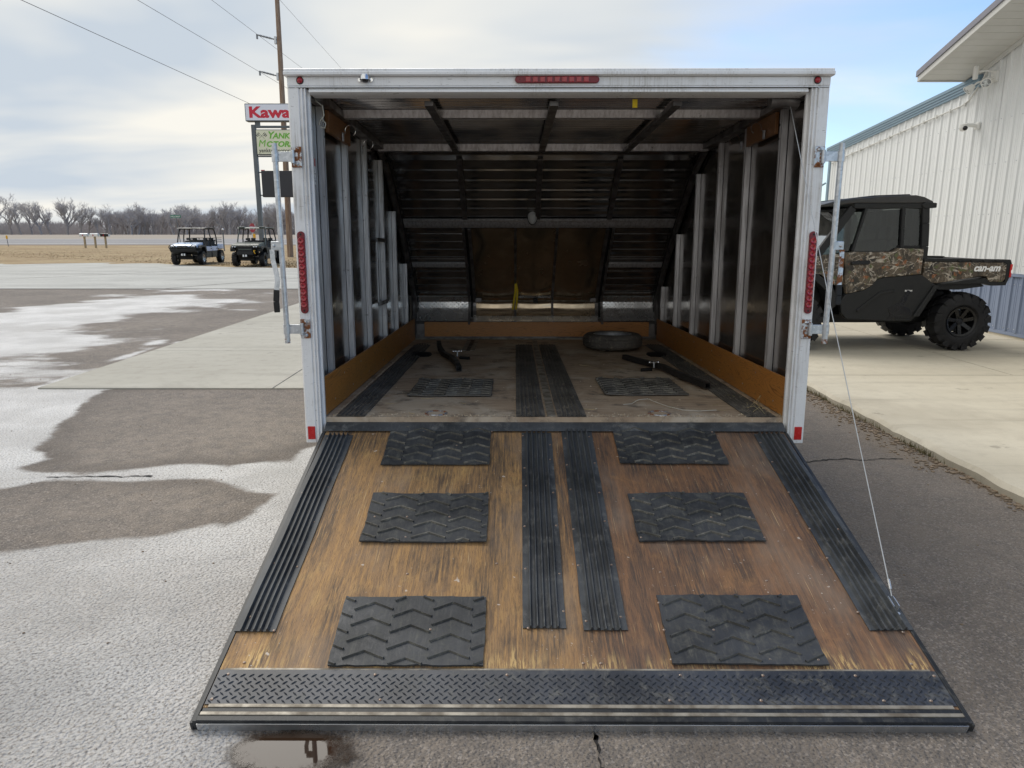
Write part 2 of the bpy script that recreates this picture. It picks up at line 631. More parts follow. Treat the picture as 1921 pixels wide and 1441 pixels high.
def mat_concrete(name, c1, c2, stain):
    t = NT(name)
    o = t.co()
    big = t.noise(t.co((0.35, 1.0, 1)), 0.9, 6, 0.6, 0.4)
    mid = t.noise(o, 7, 6, 0.65)
    brm = t.noise(t.co((1.2, 30, 1)), 2.5, 4, 0.6)
    c = t.mix(t.rng(big, 0.32, 0.68), c1, c2)
    c = t.mix(t.math('MULTIPLY', t.rng(mid, 0.45, 0.75), 0.45), c, stain)
    pat = t.noise(o, 0.55, 8, 0.68, 0.6)
    c = t.mix(t.math('MULTIPLY', t.rng(pat, 0.50, 0.66), 0.5), c, stain)
    ty = t.noise(t.co((0.10, 1.5, 1), rot=(0, 0, R(14)), loc=(2, 1, 0)), 1.6, 5, 0.6, 0.5)
    c = t.mix(t.math('MULTIPLY', t.rng(ty, 0.56, 0.66), 0.35), c, tuple(q * 0.72 for q in stain))
    c = t.mix(t.math('MULTIPLY', t.rng(t.noise(o, 3.5, 5, 0.6), 0.66, 0.70), 0.45), c, tuple(q * 0.5 for q in stain))
    c = t.mix(t.math('MULTIPLY', t.rng(brm, 0.5, 0.8), 0.25), c, stain)
    c = t.mix(t.math('MULTIPLY', t.rng(t.noise(o, 170, 2), 0.62, 0.72), 0.45), c, (0.20, 0.18, 0.155))
    t.set(Base_Color=c, Roughness=0.85)
    t.bump(t.math('ADD', t.noise(o, 120, 3), t.math('MULTIPLY', brm, 0.5)), 0.22, 0.004)
    return t.m


def mat_grass():
    t = NT('dry_lawn')
    o = t.co()
    a = t.noise(o, 0.25, 6, 0.65)
    b = t.noise(t.co((3, 1.0, 1)), 2.4, 6, 0.75)
    c = t.mix(t.rng(a, 0.35, 0.65), (0.30, 0.205, 0.105), (0.42, 0.315, 0.175))
    c = t.mix(t.rng(b, 0.4, 0.75), c, (0.20, 0.145, 0.075))
    t.set(Base_Color=c, Roughness=0.95)
    t.bump(b, 0.8, 0.1)
    return t.m


def mat_camo():
    t = NT('camouflage_print')
    o = t.co()
    w = t.noise(o, 9, 3, 0.6, col=True)
    wv = t.n('ShaderNodeVectorMath', operation='MULTIPLY_ADD')
    t.lk(w, wv.inputs[0])
    wv.inputs[1].default_value = (0.16, 0.16, 0.16)
    t.lk(o, wv.inputs[2])
    v = wv.outputs[0]
    base = t.ramp(t.noise(v, 7, 5, 0.6), [(0.32, (0.010, 0.009, 0.007)), (0.43, (0.050, 0.037, 0.024)), (0.54, (0.125, 0.094, 0.062)), (0.65, (0.028, 0.024, 0.016))])
    leaf = t.voro(v, 16, out=1)
    bw = t.n('ShaderNodeSeparateColor')
    t.lk(leaf, bw.inputs[0])
    d = t.voro(v, 16)
    lf = t.math('MULTIPLY', t.rng(d, 0.25, 0.55, 1, 0), t.rng(bw.outputs[0], 0.80, 0.82))
    base = t.mix(lf, base, (0.24, 0.085, 0.026))
    lg = t.math('MULTIPLY', t.rng(d, 0.25, 0.55, 1, 0), t.rng(bw.outputs[1], 0.84, 0.86))
    base = t.mix(lg, base, (0.085, 0.10, 0.035))
    for k, (sc, wd, col) in enumerate((((4, 4, 8), 0.017, (0.50, 0.45, 0.38)), ((7, 7, 4), 0.017, (0.36, 0.31, 0.25)), ((6, 6, 6), 0.014, (0.012, 0.011, 0.009)))):
        nz = t.noise(t.co(sc, loc=(k * 3.1, k, 1.7 * k), rot=(0, R(25 * (k - 1)), 0)), 1.0, 2, 0.5, 0.6)
        ln = t.rng(t.math('ABSOLUTE', t.math('SUBTRACT', nz, 0.5)), wd * 0.6, wd * 1.3, 1, 0)
        ln = t.math('MULTIPLY', ln, t.rng(t.noise(o, 22, 5, 0.7), 0.36, 0.58))
        base = t.mix(t.math('MULTIPLY', ln, 0.9), base, col)
    base = t.mix(t.math('MULTIPLY', t.rng(t.noise(v, 38, 5, 0.75), 0.5, 0.7), 0.75), base, (0.022, 0.017, 0.012))
    t.set(Base_Color=base, Roughness=0.5)
    return t.m


def mat_glass(name, tint, refl=0.08, rough=0.02):
    """tinted safety glass: clear body colour under a fresnel reflection"""
    t = NT(name)
    tr = t.n('ShaderNodeBsdfTransparent')
    tr.inputs[0].default_value = (*tint, 1)
    gl = t.n('ShaderNodeBsdfGlossy')
    gl.inputs['Roughness'].default_value = rough
    gl.inputs[0].default_value = (0.9, 0.93, 0.95, 1)
    fr = t.n('ShaderNodeFresnel')
    fr.inputs[0].default_value = 1.5
    mx = t.n('ShaderNodeMixShader')
    t.lk(t.math('ADD', fr.outputs[0], refl, True), mx.inputs[0])
    t.lk(tr.outputs[0], mx.inputs[1])
    t.lk(gl.outputs[0], mx.inputs[2])
    out = [n for n in t.t.nodes if n.type == 'OUTPUT_MATERIAL'][0]
    t.lk(mx.outputs[0], out.inputs[0])
    return t.m


def mat_siding():
    t = NT('white_steel_siding')
    o = t.co()
    a = t.noise(t.co((3, 3, 0.35)), 2.2, 6, 0.65)
    X, Y, Z = t.xyz(o)
    run = t.noise(t.co((9, 9, 0.25)), 2.0, 5, 0.65)
    c = t.mix(t.rng(a, 0.35, 0.7), (0.77, 0.785, 0.79), (0.72, 0.735, 0.74))
    c = t.mix(t.math('MULTIPLY', t.rng(run, 0.55, 0.72), 0.18), c, (0.55, 0.55, 0.53))
    t.set(Base_Color=c, Roughness=t.rng(a, 0.3, 0.7, 0.35, 0.5))
    t.bump(t.noise(t.co((1, 2.5, 0.6)), 1.6, 2), 0.12, 0.02)
    return t.m


M = {}


def make_materials():
    M['white_alu'] = mat_white_alu()
    M['galv'] = mat_galv()
    M['galv_rust'] = mat_galv('rusty_galvanised_steel', 0.55)
    M['skin'] = mat_skin()
    M['stud'] = mat_stud()
    M['dark_alu'] = simple('dull_aluminium', (0.22, 0.21, 0.205), (0.12, 0.11, 0.11), 9, 0.42, 0.7)
    M['alu_dirty'] = simple('dirty_aluminium', (0.33, 0.30, 0.25), (0.15, 0.125, 0.095), 12, 0.55, 0.3, 0.1)
    M['alu_bright'] = simple('bright_aluminium', (0.72, 0.72, 0.72), (0.5, 0.5, 0.5), 9, 0.3, 0.85)
    M['ramp_wood'] = mat_ramp_wood()
    M['floor_wood'] = mat_floor_wood()
    M['kick_wood'] = mat_board('varnished_plywood', (0.52, 0.225, 0.048), (0.42, 0.165, 0.036), (0.17, 0.060, 0.016), 'y')
    M['front_wood'] = mat_board('varnished_front_board', (0.52, 0.23, 0.06), (0.43, 0.18, 0.046), (0.22, 0.085, 0.022), 'x')
    M['raw_wood'] = mat_board('raw_timber', (0.26, 0.12, 0.045), (0.19, 0.085, 0.033), (0.10, 0.045, 0.02), 'y')
    M['strip_rubber'] = mat_rubber('ribbed_rubber', 0.7, (0.036, 0.039, 0.043), (0.20, 0.198, 0.19))
    M['old_rubber'] = mat_rubber('dusty_rubber', 1.0, (0.065, 0.061, 0.056), (0.30, 0.265, 0.22), 0.75)
    M['mat_rubber'] = mat_mat_rubber()
    M['wet_grit'] = simple('wet_grit', (0.05, 0.043, 0.038), (0.11, 0.095, 0.08), 200, 0.5)
    M['bar_dust'] = mat_rubber('dirt_caked_rubber', 1.0, (0.06, 0.057, 0.050), (0.30, 0.28, 0.235), 0.8)
    M['tyre'] = mat_rubber('tyre_rubber', 0.18, (0.008, 0.008, 0.009), (0.06, 0.056, 0.05), 0.6)
    M['black_trim'] = mat_rubber('black_trim', 0.45, (0.013, 0.014, 0.016), (0.20, 0.19, 0.165), 0.45)
    M['plate'] = mat_rubber('black_tread_plate', 0.75, (0.030, 0.033, 0.041), (0.17, 0.165, 0.15), 0.38)
    M['asphalt'] = mat_asphalt()
    M['concrete'] = mat_concrete('grey_concrete', (0.365, 0.345, 0.292), (0.425, 0.405, 0.35), (0.27, 0.25, 0.21))
    M['concrete_drive'] = mat_concrete('drive_concrete', (0.38, 0.375, 0.345), (0.46, 0.455, 0.42), (0.28, 0.27, 0.25))
    M['concrete_pad'] = mat_concrete('buff_concrete', (0.47, 0.425, 0.335), (0.54, 0.495, 0.40), (0.37, 0.33, 0.26))
    M['joint'] = simple('joint_filler', (0.10, 0.09, 0.08), (0.16, 0.14, 0.115), 20, 0.9)
    M['grass'] = mat_grass()
    M['road'] = simple('road_asphalt', (0.21, 0.20, 0.205), (0.25, 0.24, 0.24), 0.2, 0.85, stretch=(0.3, 2, 1))
    M['field'] = simple('stubble_field', (0.25, 0.215, 0.18), (0.34, 0.29, 0.235), 0.05, 0.95, stretch=(0.5, 3, 1))
    M['line_white'] = simple('white_road_paint', (0.62, 0.62, 0.60), (0.5, 0.5, 0.48), 3, 0.8)
    M['bark'] = simple('bare_bark', (0.29, 0.265, 0.265), (0.36, 0.335, 0.33), 0.8, 0.95)  # bark lightened, with distance haze put into its colour
    M['twig'] = simple('bare_twigs', (0.40, 0.375, 0.38), (0.48, 0.455, 0.45), 0.5, 0.95)  # paler than real twigs: the haze is part of this colour
    M['brush'] = simple('bare_brush', (0.36, 0.335, 0.35), (0.44, 0.41, 0.415), 0.4, 0.95)  # haze over the far brush is mixed into this colour too
    M['wood_pole'] = simple('weathered_pole', (0.20, 0.125, 0.085), (0.33, 0.245, 0.18), 5, 0.9, 0, 0.4, 30, stretch=(4, 4, 0.35))
    M['pale_post'] = simple('pale_timber_post', (0.42, 0.33, 0.205), (0.33, 0.25, 0.155), 6, 0.85, stretch=(3, 3, 0.5))
    M['sign_grey'] = simple('sign_frame_grey', (0.10, 0.115, 0.125), (0.13, 0.145, 0.155), 3, 0.5)
    M['sign_white'] = simple('sign_face_white', (0.78, 0.79, 0.86), None, 3, 0.4)
    M['sign_cream'] = simple('sign_face_cream', (0.76, 0.75, 0.55), (0.72, 0.71, 0.52), 2, 0.45)
    M['sign_red'] = simple('sign_red', (0.60, 0.018, 0.045), None, 3, 0.45)
    M['sign_green'] = simple('sign_green', (0.16, 0.45, 0.045), None, 3, 0.5)
    M['sign_black'] = simple('sign_black', (0.022, 0.022, 0.028), (0.03, 0.03, 0.036), 3, 0.45)
    M['street_green'] = simple('street_sign_green', (0.01, 0.17, 0.11), None, 3, 0.4)
    M['paint_white'] = simple('white_paint', (0.78, 0.78, 0.77), (0.72, 0.72, 0.70), 5, 0.45)
    M['stop_red'] = simple('stop_red', (0.45, 0.02, 0.025), None, 3, 0.4)
    M['marker_yellow'] = simple('marker_yellow', (0.75, 0.40, 0.02), None, 3, 0.5)
    M['wire'] = simple('wire', (0.10, 0.10, 0.11), None, 3, 0.6)
    M['insulator'] = simple('insulator', (0.22, 0.23, 0.24), None, 3, 0.5)
    M['red_lens'] = simple('red_lens', (0.30, 0.008, 0.018), (0.38, 0.012, 0.024), 30, 0.16, Coat_Weight=0.6)
    M['red_body'] = simple('red_lamp_body', (0.14, 0.006, 0.013), (0.19, 0.01, 0.018), 30, 0.3)
    M['reflector'] = simple('red_reflector', (0.50, 0.010, 0.012), None, 30, 0.28)
    M['chrome'] = simple('chrome', (0.75, 0.76, 0.78), None, 3, 0.15, 1.0)
    M['screw'] = simple('screw_head', (0.42, 0.36, 0.31), (0.24, 0.13, 0.08), 60, 0.45, 0.6)
    M['steel_cable'] = simple('steel_cable', (0.50, 0.52, 0.54), None, 30, 0.4, 0.6)
    M['black_plastic'] = simple('black_plastic', (0.009, 0.0095, 0.010), (0.015, 0.0155, 0.016), 14, 0.5, 0, 0.12, 160, Specular_IOR_Level=0.35)
    M['black_gloss'] = simple('gloss_black', (0.007, 0.007, 0.008), None, 4, 0.25, Specular_IOR_Level=0.4)
    M['roof_plastic'] = simple('roof_plastic', (0.022, 0.021, 0.021), (0.032, 0.031, 0.030), 8, 0.45)
    M['black_steel'] = simple('black_painted_steel', (0.014, 0.014, 0.015), (0.030, 0.028, 0.027), 10, 0.48, 0.2)
    M['camo'] = mat_camo()
    M['tint_glass'] = mat_glass('tinted_cab_glass', (0.34, 0.36, 0.355), 0.02)
    M['clear_glass'] = mat_glass('windshield_glass', (0.72, 0.78, 0.78), 0.38)
    M['seat'] = simple('seat_vinyl', (0.030, 0.030, 0.032), (0.05, 0.05, 0.052), 8, 0.55)
    M['tail_red'] = simple('tail_lamp_red', (0.55, 0.02, 0.02), None, 3, 0.25)
    M['decal_white'] = simple('decal_white', (0.82, 0.82, 0.82), None, 3, 0.4)
    M['ice_blue'] = simple('pale_blue_bodywork', (0.45, 0.56, 0.76), (0.52, 0.62, 0.80), 3, 0.3, 0, Coat_Weight=0.5)
    M['green_body'] = simple('dark_green_bodywork', (0.050, 0.062, 0.052), (0.070, 0.085, 0.070), 3, 0.5)
    M['lamp_lens'] = simple('headlamp_lens', (0.70, 0.74, 0.76), (0.12, 0.13, 0.14), 25, 0.12)
    M['siding'] = mat_siding()
    M['wainscot'] = simple('blue_steel_siding', (0.205, 0.255, 0.37), (0.225, 0.275, 0.39), 1.5, 0.42)
    M['blue_trim'] = simple('blue_roof_trim', (0.185, 0.275, 0.35), (0.215, 0.305, 0.38), 2, 0.4)
    M['grey_fascia'] = simple('grey_fascia', (0.205, 0.205, 0.245), (0.23, 0.23, 0.27), 2, 0.4)
    M['soffit'] = simple('white_soffit', (0.62, 0.62, 0.60), (0.58, 0.58, 0.56), 2, 0.55)
    M['white_plastic'] = simple('white_plastic', (0.75, 0.75, 0.73), None, 3, 0.35)
    M['lens_black'] = simple('camera_lens', (0.006, 0.006, 0.008), None, 3, 0.08)
    M['strap_yellow'] = simple('yellow_webbing', (0.72, 0.52, 0.015), (0.62, 0.44, 0.012), 40, 0.75)
    M['dirt'] = simple('packed_dirt', (0.225, 0.165, 0.11), (0.15, 0.115, 0.08), 14, 0.95, 0, 0.6, 40)
    M['chips'] = simple('wood_chips', (0.58, 0.49, 0.37), (0.34, 0.26, 0.18), 35, 0.9)
    M['straw'] = simple('dry_straw', (0.42, 0.34, 0.18), None, 30, 0.9)
    M['weed'] = simple('winter_weed', (0.10, 0.10, 0.04), (0.20, 0.16, 0.08), 30, 0.9)
    M['cord'] = simple('white_cord', (0.55, 0.53, 0.46), None, 30, 0.7)
    M['crack'] = simple('crack', (0.018, 0.016, 0.015), None, 30, 1.0)
    t = NT('puddle_water')
    o = t.co((1 / 0.24, 1 / 0.125, 1))
    ln = t.n('ShaderNodeVectorMath', operation='LENGTH')
    t.lk(o, ln.inputs[0])
    e = t.math('ADD', t.math('SUBTRACT', 1.0, ln.outputs['Value']), t.math('MULTIPLY', t.math('SUBTRACT', t.noise(t.co(), 16, 6, 0.7), 0.5), 0.9))
    e = t.math('ADD', e, t.math('MULTIPLY', t.math('SUBTRACT', t.noise(t.co(), 110, 3, 0.6), 0.5), 0.35))
    t.set(Base_Color=(0.030, 0.017, 0.010), Roughness=t.rng(e, 0.25, 0.6, 0.25, 0.02), IOR=1.33, Alpha=t.rng(e, 0.12, 0.42))
    M['water'] = t.m
    M['lamp_frost'] = simple('frosted_lens', (0.55, 0.54, 0.52), None, 3, 0.35)
    M['flag_white'] = M['sign_cream']


make_materials()


# ------------------------------------------------------------------ the setting: lot, slabs, verge, road, field
def axis_steps(a, b, centre, s0, s1, full):
    """coordinates from a to b, step s0 near centre growing to s1 at distance `full`"""
    out = [a]
    x = a
    while x < b:
        d = min(abs(x - centre) / full, 1.0)
        x += s0 + (s1 - s0) * d
        out.append(min(x, b))
    return out


def px_poly(pts):
    return [ground_at(*p) for p in pts]


def signed(poly, x, y):
    """distance to the polygon's outline, positive inside"""
    ins = False
    best = 1e9
    n = len(poly)
    for i in range(n):
        x0, y0 = poly[i]
        x1, y1 = poly[(i + 1) % n]
        if (y0 > y) != (y1 > y) and x < (x1 - x0) * (y - y0) / (y1 - y0) + x0:
            ins = not ins
        dx, dy = x1 - x0, y1 - y0
        t = max(0.0, min(1.0, ((x - x0) * dx + (y - y0) * dy) / (dx * dx + dy * dy + 1e-9)))
        q = (x - x0 - t * dx) ** 2 + (y - y0 - t * dy) ** 2
        if q < best:
            best = q
    best = math.sqrt(best)
    return best if ins else -best


# brine left by the melt and wet sheen painted pale, and the bare dry islands inside it, surveyed on the lot
SALT_SHEEN = px_poly([(-900, 735), (120, 728), (300, 690), (345, 640), (600, 590), (640, 800), (620, 1000), (480, 1250), (440, 1441), (420, 1900), (-900, 1900)])
DRY = [px_poly(q) for q in (
    [(680, 722), (185, 729), (176, 748), (130, 775), (112, 800), (68, 842), (100, 862), (25, 878), (70, 884), (150, 889), (240, 884), (340, 873), (430, 874), (500, 868), (545, 868), (580, 845), (640, 830)],
    [(-300, 950), (0, 922), (60, 907), (140, 905), (200, 908), (300, 900), (380, 897), (425, 903), (470, 925), (520, 928), (488, 952), (470, 975), (430, 992), (385, 990), (340, 1002), (250, 1012), (120, 1024), (0, 1040), (-300, 1060)])]
FAR_SALT = px_poly([(-900, 590), (0, 580), (100, 572), (230, 560), (240, 545), (380, 541), (380, 552), (480, 560), (500, 566), (420, 580), (300, 582), (280, 595), (250, 612), (200, 620), (150, 645), (60, 660), (0, 672), (0, 720), (-900, 760)])
EDGE_SALT = px_poly([(60, 728), (150, 705), (230, 668), (310, 632), (318, 640), (250, 670), (170, 706), (110, 728)])
STAINS = [px_poly(q) for q in (
    [(-200, 1240), (0, 1238), (120, 1250), (330, 1215), (250, 1290), (120, 1320), (0, 1360), (-200, 1380)],
    [(1270, 1400), (1330, 1385), (1370, 1410), (1320, 1441), (1280, 1436)], [(1090, 1380), (1130, 1375), (1140, 1441), (1105, 1441)],
    [(1400, 1412), (1450, 1402), (1480, 1425), (1430, 1441)], [(1510, 1415), (1540, 1410), (1545, 1435), (1515, 1436)],
    [(1700, 1120), (1790, 1110), (1800, 1150), (1740, 1160)], [(1810, 1290), (1860, 1280), (1850, 1310), (1815, 1315)],
    [(330, 1375), (660, 1375), (700, 1500), (330, 1480)])]
DUST = px_poly([(1518, 742), (1560, 758), (1640, 808), (1700, 845), (1800, 876), (1921, 940), (1990, 960), (1990, 975), (1890, 935), (1780, 885), (1700, 870), (1660, 850), (1600, 800), (1530, 762)])


def asphalt():
    xs = axis_steps(-60, 16, -0.5, 0.05, 0.9, 26)
    ys = axis_steps(-14, 19.4, 3.0, 0.045, 0.16, 14)
    vs, col = [], []
    for y in ys:
        for x in xs:
            z = 0.0
            n1 = mnoise.fractal(Vector((x * 1.3, y * 2.2, 0.3)), 0.9, 2.1, 4)
            n2 = mnoise.fractal(Vector((x * 0.45, y * 0.75, 5.3)), 0.8, 2.0, 5)
            salt_sheen = 0.0
            if x < 0.6:
                w = n1 * 0.05
                s = signed(SALT_SHEEN, x, y)
                sal_sheen = max(0.0, min(1.0, 0.5 + (s + w * 4) / 0.5)) if y > 6.3 else max(0.0, min(1.0, 0.5 + (s + w) / 0.22))
                for d in DRY:
                    k = signed(d, x, y)
                    sal_sheen = min(sal_sheen, max(0.0, min(1.0, 0.5 - (k + w * 1.4) / 0.20)))
                if y > 6.2:
                    fs = signed(FAR_SALT, x, y)
                    far = max(0.0, min(1.0, 0.44 + (fs + n2 * 1.5) / 2.4))
                    e = signed(EDGE_SALT, x, y)
                    far = max(far, max(0.0, min(1.0, 0.5 + (e + n1 * .1) / 0.3)))
                    sal_sheen = max(min(sal_sheen, 0.35 + n2 * 0.9) if y > 7.0 else sal_sheen, far)
                salt_sheen = sal_sheen
            dark = 0.0
            for q in STAINS:
                if abs(q[0][0] - x) < 3.2 and abs(q[0][1] - y) < 3.2:
                    k = signed(q, x, y)
                    dark = max(dark, max(0.0, min(1.0, 0.5 + (k + n1 * 0.05) / 0.16)))
            if x < 0.6 and y < 7:
                for d in DRY:         # damp rim of the drying islands
                    k = signed(d, x, y)
                    dark = max(dark, min(1.0, max(0.0, 0.75 - abs(k - 0.05 + n1 * 0.08) / 0.26) * (1.0 + 1.2 * n2)))
            dust = 0.0
            if x > 1.6:
                k = signed(DUST, x, y)
                dust = max(0.0, min(1.0, 0.5 + (k + n1 * 0.06) / 0.16))
                dust = max(dust, max(0.0, n2 * 0.55 - 0.05))
                dark = max(dark, 0.55 + 0.25 * n2)
            vs.append((x, y, z))
            thick = max(0.0, min(1.0, (y - 1.2) / 3.0))
            thick = 0.42 + 0.58 * thick + 0.25 * n2  # the painted pale sheen gets weaker towards the near side
            col += (salt_sheen, dark, dust, max(0.25, min(1.0, thick)))
    nx = len(xs)
    fs = [(j * nx + i, j * nx + i + 1, (j + 1) * nx + i + 1, (j + 1) * nx + i) for j in range(len(ys) - 1) for i in range(nx - 1)]
    me = bpy.data.meshes.new('asphalt_lot')
    me.from_pydata(vs, [], fs)
    ca = me.color_attributes.new('mask', 'FLOAT_COLOR', 'POINT')
    ca.data.foreach_set('color', col)
    me.materials.append(M['asphalt'])
    o = bpy.data.objects.new('asphalt_lot', me)
    COL.objects.link(o)
    tag(o, 'worn asphalt lot with pale brine, painted wet sheen and dry patches', None, None, 'structure')
    # cracks
    for pts, w in (([(1512, 867), (1545, 864), (1580, 861), (1625, 864), (1660, 861), (1700, 862)], 0.010), ([(85, 897), (160, 894), (230, 895), (300, 893)], 0.012),
                   ([(1117, 1368), (1120, 1400), (1128, 1441), (1150, 1500)], 0.012)):
        g = [ground_at(*p) for p in pts]
        fine = []
        for a, b in zip(g[:-1], g[1:]):
            for k in range(6):
                f = k / 6
                j = 0.012
                fine.append((a[0] + (b[0] - a[0]) * f + random.uniform(-j, j) * .6, a[1] + (b[1] - a[1]) * f + random.uniform(-j, j)))
        v, f = [], []
        for i, p in enumerate(fine):
            ww = w * random.uniform(0.3, 1.0)
            v += [(p[0] - ww * .3, p[1] - ww, 0.004), (p[0] + ww * .3, p[1] + ww, 0.004)]
            if i:
                f.append((2 * i - 2, 2 * i, 2 * i + 1, 2 * i - 1))
        MB().add(v, f).build('crack', M['crack'], o)
    return o


def slabs(parent, xs, ys, z, th, mat, gap=0.012, skew=None, sub=None):
    for j in range(len(ys) - 1):
        for i in range(len(xs) - 1):
            mb = MB()
            mb.box(xs[i] + gap / 2, xs[i + 1] - gap / 2, ys[j] + gap / 2, ys[j + 1] - gap / 2, z - th, z + random.uniform(-.002, .002))
            mb.build('slab', mat, parent, bevel=0.006)


def setting():
    a = asphalt()
    # concrete apron beside and under the trailer
    ap = MB().box(-4.64, 2.78, 6.73, 19.3, -0.2, 0.002).build('apron_bed', M['joint'])
    tag(ap, 'pale concrete apron slabs beyond the trailer', None, None, 'structure')
    slabs(ap, [-4.65, -2.35, 0.2, 2.79], [6.72, 8.95, 11.4, 13.9, 16.5, 19.3], 0.014, 0.1, M['concrete'])
    # raised pad along the building
    pd = MB().box(2.86, 6.9, -8, 22, -0.2, 0.055).build('building_pad_bed', M['joint'])
    tag(pd, 'buff concrete pad with a low kerb edge along the building', None, None, 'structure')
    ys = [-8, -3.5, 0.0, 3.3, 7.08, 9.55, 12.4, 15.5, 22]
    for j in range(len(ys) - 1):
        xs = [2.82, 5.05, 6.9] if ys[j] > 7 else [2.82, 6.9]
        for i in range(len(xs) - 1):
            if i == 0:
                # ragged, worn kerb edge
                n = 44
                y0, y1 = ys[j] + .006, ys[j + 1] - .006
                x1 = xs[1] - .006
                v, f = [], []
                for k in range(n + 1):
                    y = y0 + (y1 - y0) * k / n
                    w = mnoise.fractal(Vector((y * 3.0, 2.2, 0.0)), 0.8, 2, 4) * 0.022
                    chip = max(0, mnoise.noise(Vector((y * 5, 9, 0)))) * 0.03
                    v += [(2.83 + w, y, -0.03), (2.825 + w, y, 0.045 - chip * .5), (2.85 + w + chip, y, 0.072 - chip * .25), (2.92, y, 0.076), (x1, y, 0.076)]
                    if k:
                        for q in range(4):
                            f.append(((k - 1) * 5 + q, k * 5 + q, k * 5 + q + 1, (k - 1) * 5 + q + 1))
                MB().add(v, f).build('slab', M['concrete_pad'], pd, smooth=40)
            else:
                MB().box(xs[i] + .005, xs[i + 1], ys[j] + .006, ys[j + 1] - .006, -0.03, 0.076).build('slab', M['concrete_pad'], pd)
    # far concrete drive with a curved far edge
    far = [(-75, 47.5), (-52, 47.0), (-32.8, 45.3), (-24, 40.5), (-17.6, 35.6), (-15.3, 33.4), (-12.5, 31.8), (-10.8, 31.2), (-6, 30.6), (6, 30.2), (16, 30.2)]
    poly = [(-75, 19.32)] + [(16, 19.32)] + far[::-1]
    dv = MB().add([(x, y, 0.012) for x, y in poly], [tuple(range(len(poly)))]).build('concrete_drive', M['concrete_drive'])
    tag(dv, 'wide pale concrete drive crossing behind the lot', None, None, 'structure')
    for p, q in (((-30, 19.4), (-19, 41)), ((-19, 19.4), (-11.5, 31.4)), ((-9.5, 19.4), (-4, 30.4)), ((-75, 27.5), (16, 25.8)), ((-75, 36.0), (-20.0, 37.2))):
        d = Vector((q[0] - p[0], q[1] - p[1], 0)).normalized()
        s = Vector((-d.y, d.x, 0)) * 0.025
        MB().add([(p[0] - s.x, p[1] - s.y, .016), (q[0] - s.x, q[1] - s.y, .016), (q[0] + s.x, q[1] + s.y, .016), (p[0] + s.x, p[1] + s.y, .016)], [(0, 1, 2, 3)]).build('control_joint', M['joint'], dv)
    # verge, road and field rise gently towards the tree line
    xs = [-520 + i * 8 for i in range(98)]

    def strip(name, rows, mat, label, rough=0.0):
        v, f = [], []
        for y, z in rows:
            for x in xs:
                v.append((x, y, z + (mnoise.noise(Vector((x * .06, y * .09, 1))) * rough if rough else 0)))
        nx = len(xs)
        for j in range(len(rows) - 1):
            for i in range(nx - 1):
                f.append((j * nx + i, j * nx + i + 1, (j + 1) * nx + i + 1, (j + 1) * nx + i))
        return tag(MB().add(v, f).build(name, mat, smooth=60), label, None, None, 'structure')

    vb = MB()
    gx = axis_steps(-140, 60, -15, 0.6, 5, 60)
    gy = [29 + i * 0.6 for i in range(40)] + [53 + i * 2.0 for i in range(19)]
    v, f = [], []
    for y in gy:
        for x in gx:
            inside = max(0.0, min(1.0, (y - 33) / 6.0))
            v.append((x, y, -0.03 + 0.032 * inside + mnoise.fractal(Vector((x * .5, y * .5, 0)), .8, 2, 3) * 0.03 * inside + 0.03))
    # keep the lawn just under the drive where they meet
    v = [(x, y, min(z, 0.006) if y < 34 else z) for x, y, z in v]
    nx = len(gx)
    for j in range(len(gy) - 1):
        for i in range(nx - 1):
            f.append((j * nx + i, j * nx + i + 1, (j + 1) * nx + i + 1, (j + 1) * nx + i))
    tag(MB().add(v, f).build('grass_verge', M['grass'], smooth=60), 'dry straw coloured lawn between drive and road', None, None, 'structure')
    tag(MB().box(-900, 900, -300, 1400, -1.5, -0.06).build('ground', M['field']), 'flat open ground reaching the horizon', None, None, 'structure')
    strip('road_shoulder', [(86, 0.02), (91.5, 0.06)], M['dirt'], 'dark gravel shoulder of the road')
    rd = strip('road', [(91.5, 0.064), (100, 0.25), (108, 0.45), (114, 0.60)], M['road'], 'grey two lane highway beyond the lawn')
    strip('field', [(114, 0.60), (120, 0.66), (140, 0.72), (180, 0.78), (240, 0.84), (300, 0.88), (420, 0.90), (700, 0.9)], M['field'], 'bare stubble field in front of the woods')
    for y0, y1, z0, z1 in ((94.0, 94.6, .13, .145), (112.2, 112.9, .565, .58), (103.0, 103.3, .335, .34)):
        MB().add([(-520, y0, z0), (250, y0, z0), (250, y1, z1), (-520, y1, z1)], [(0, 1, 2, 3)]).build('road_line', M['line_white'], rd)
    # tussocks along the lawn edge and through the near lawn
    mb = MB()
    rr = random.Random(4)
    for k in range(9000):
        x = rr.uniform(-52, 4)
        edge = 31.2 if x > -10.8 else 31.2 + (-10.8 - x) * 0.64
        y = edge + 0.25 + abs(rr.gauss(0, 1)) * 7
        h = rr.uniform(0.02, 0.075)
        a = rr.uniform(0, 6.28)
        c, s = math.cos(a) * 0.05, math.sin(a) * 0.05
        mb.add([(x - c, y - s, 0.0), (x + c, y + s, 0.0), (x + rr.uniform(-.05, .05), y + rr.uniform(-.05, .05), h)], [(0, 1, 2)])
    tag(mb.build('grass', M['grass']), 'dry tufts of the straw coloured lawn', 'grass', None, 'stuff')
    # dirt and weeds washed against the kerb
    rr = random.Random(9)
    mb = MB()
    for k in range(900):
        y = rr.uniform(3.0, 6.8)
        x = 2.83 - abs(rr.gauss(0, 0.10)) * (1.0 if y > 4.3 else 0.35) - 0.005
        r = rr.uniform(0.003, 0.011)
        mb.box(x - r, x + r, y - r * rr.uniform(.6, 1.4), y + r, 0, r * rr.uniform(.5, 1.1))
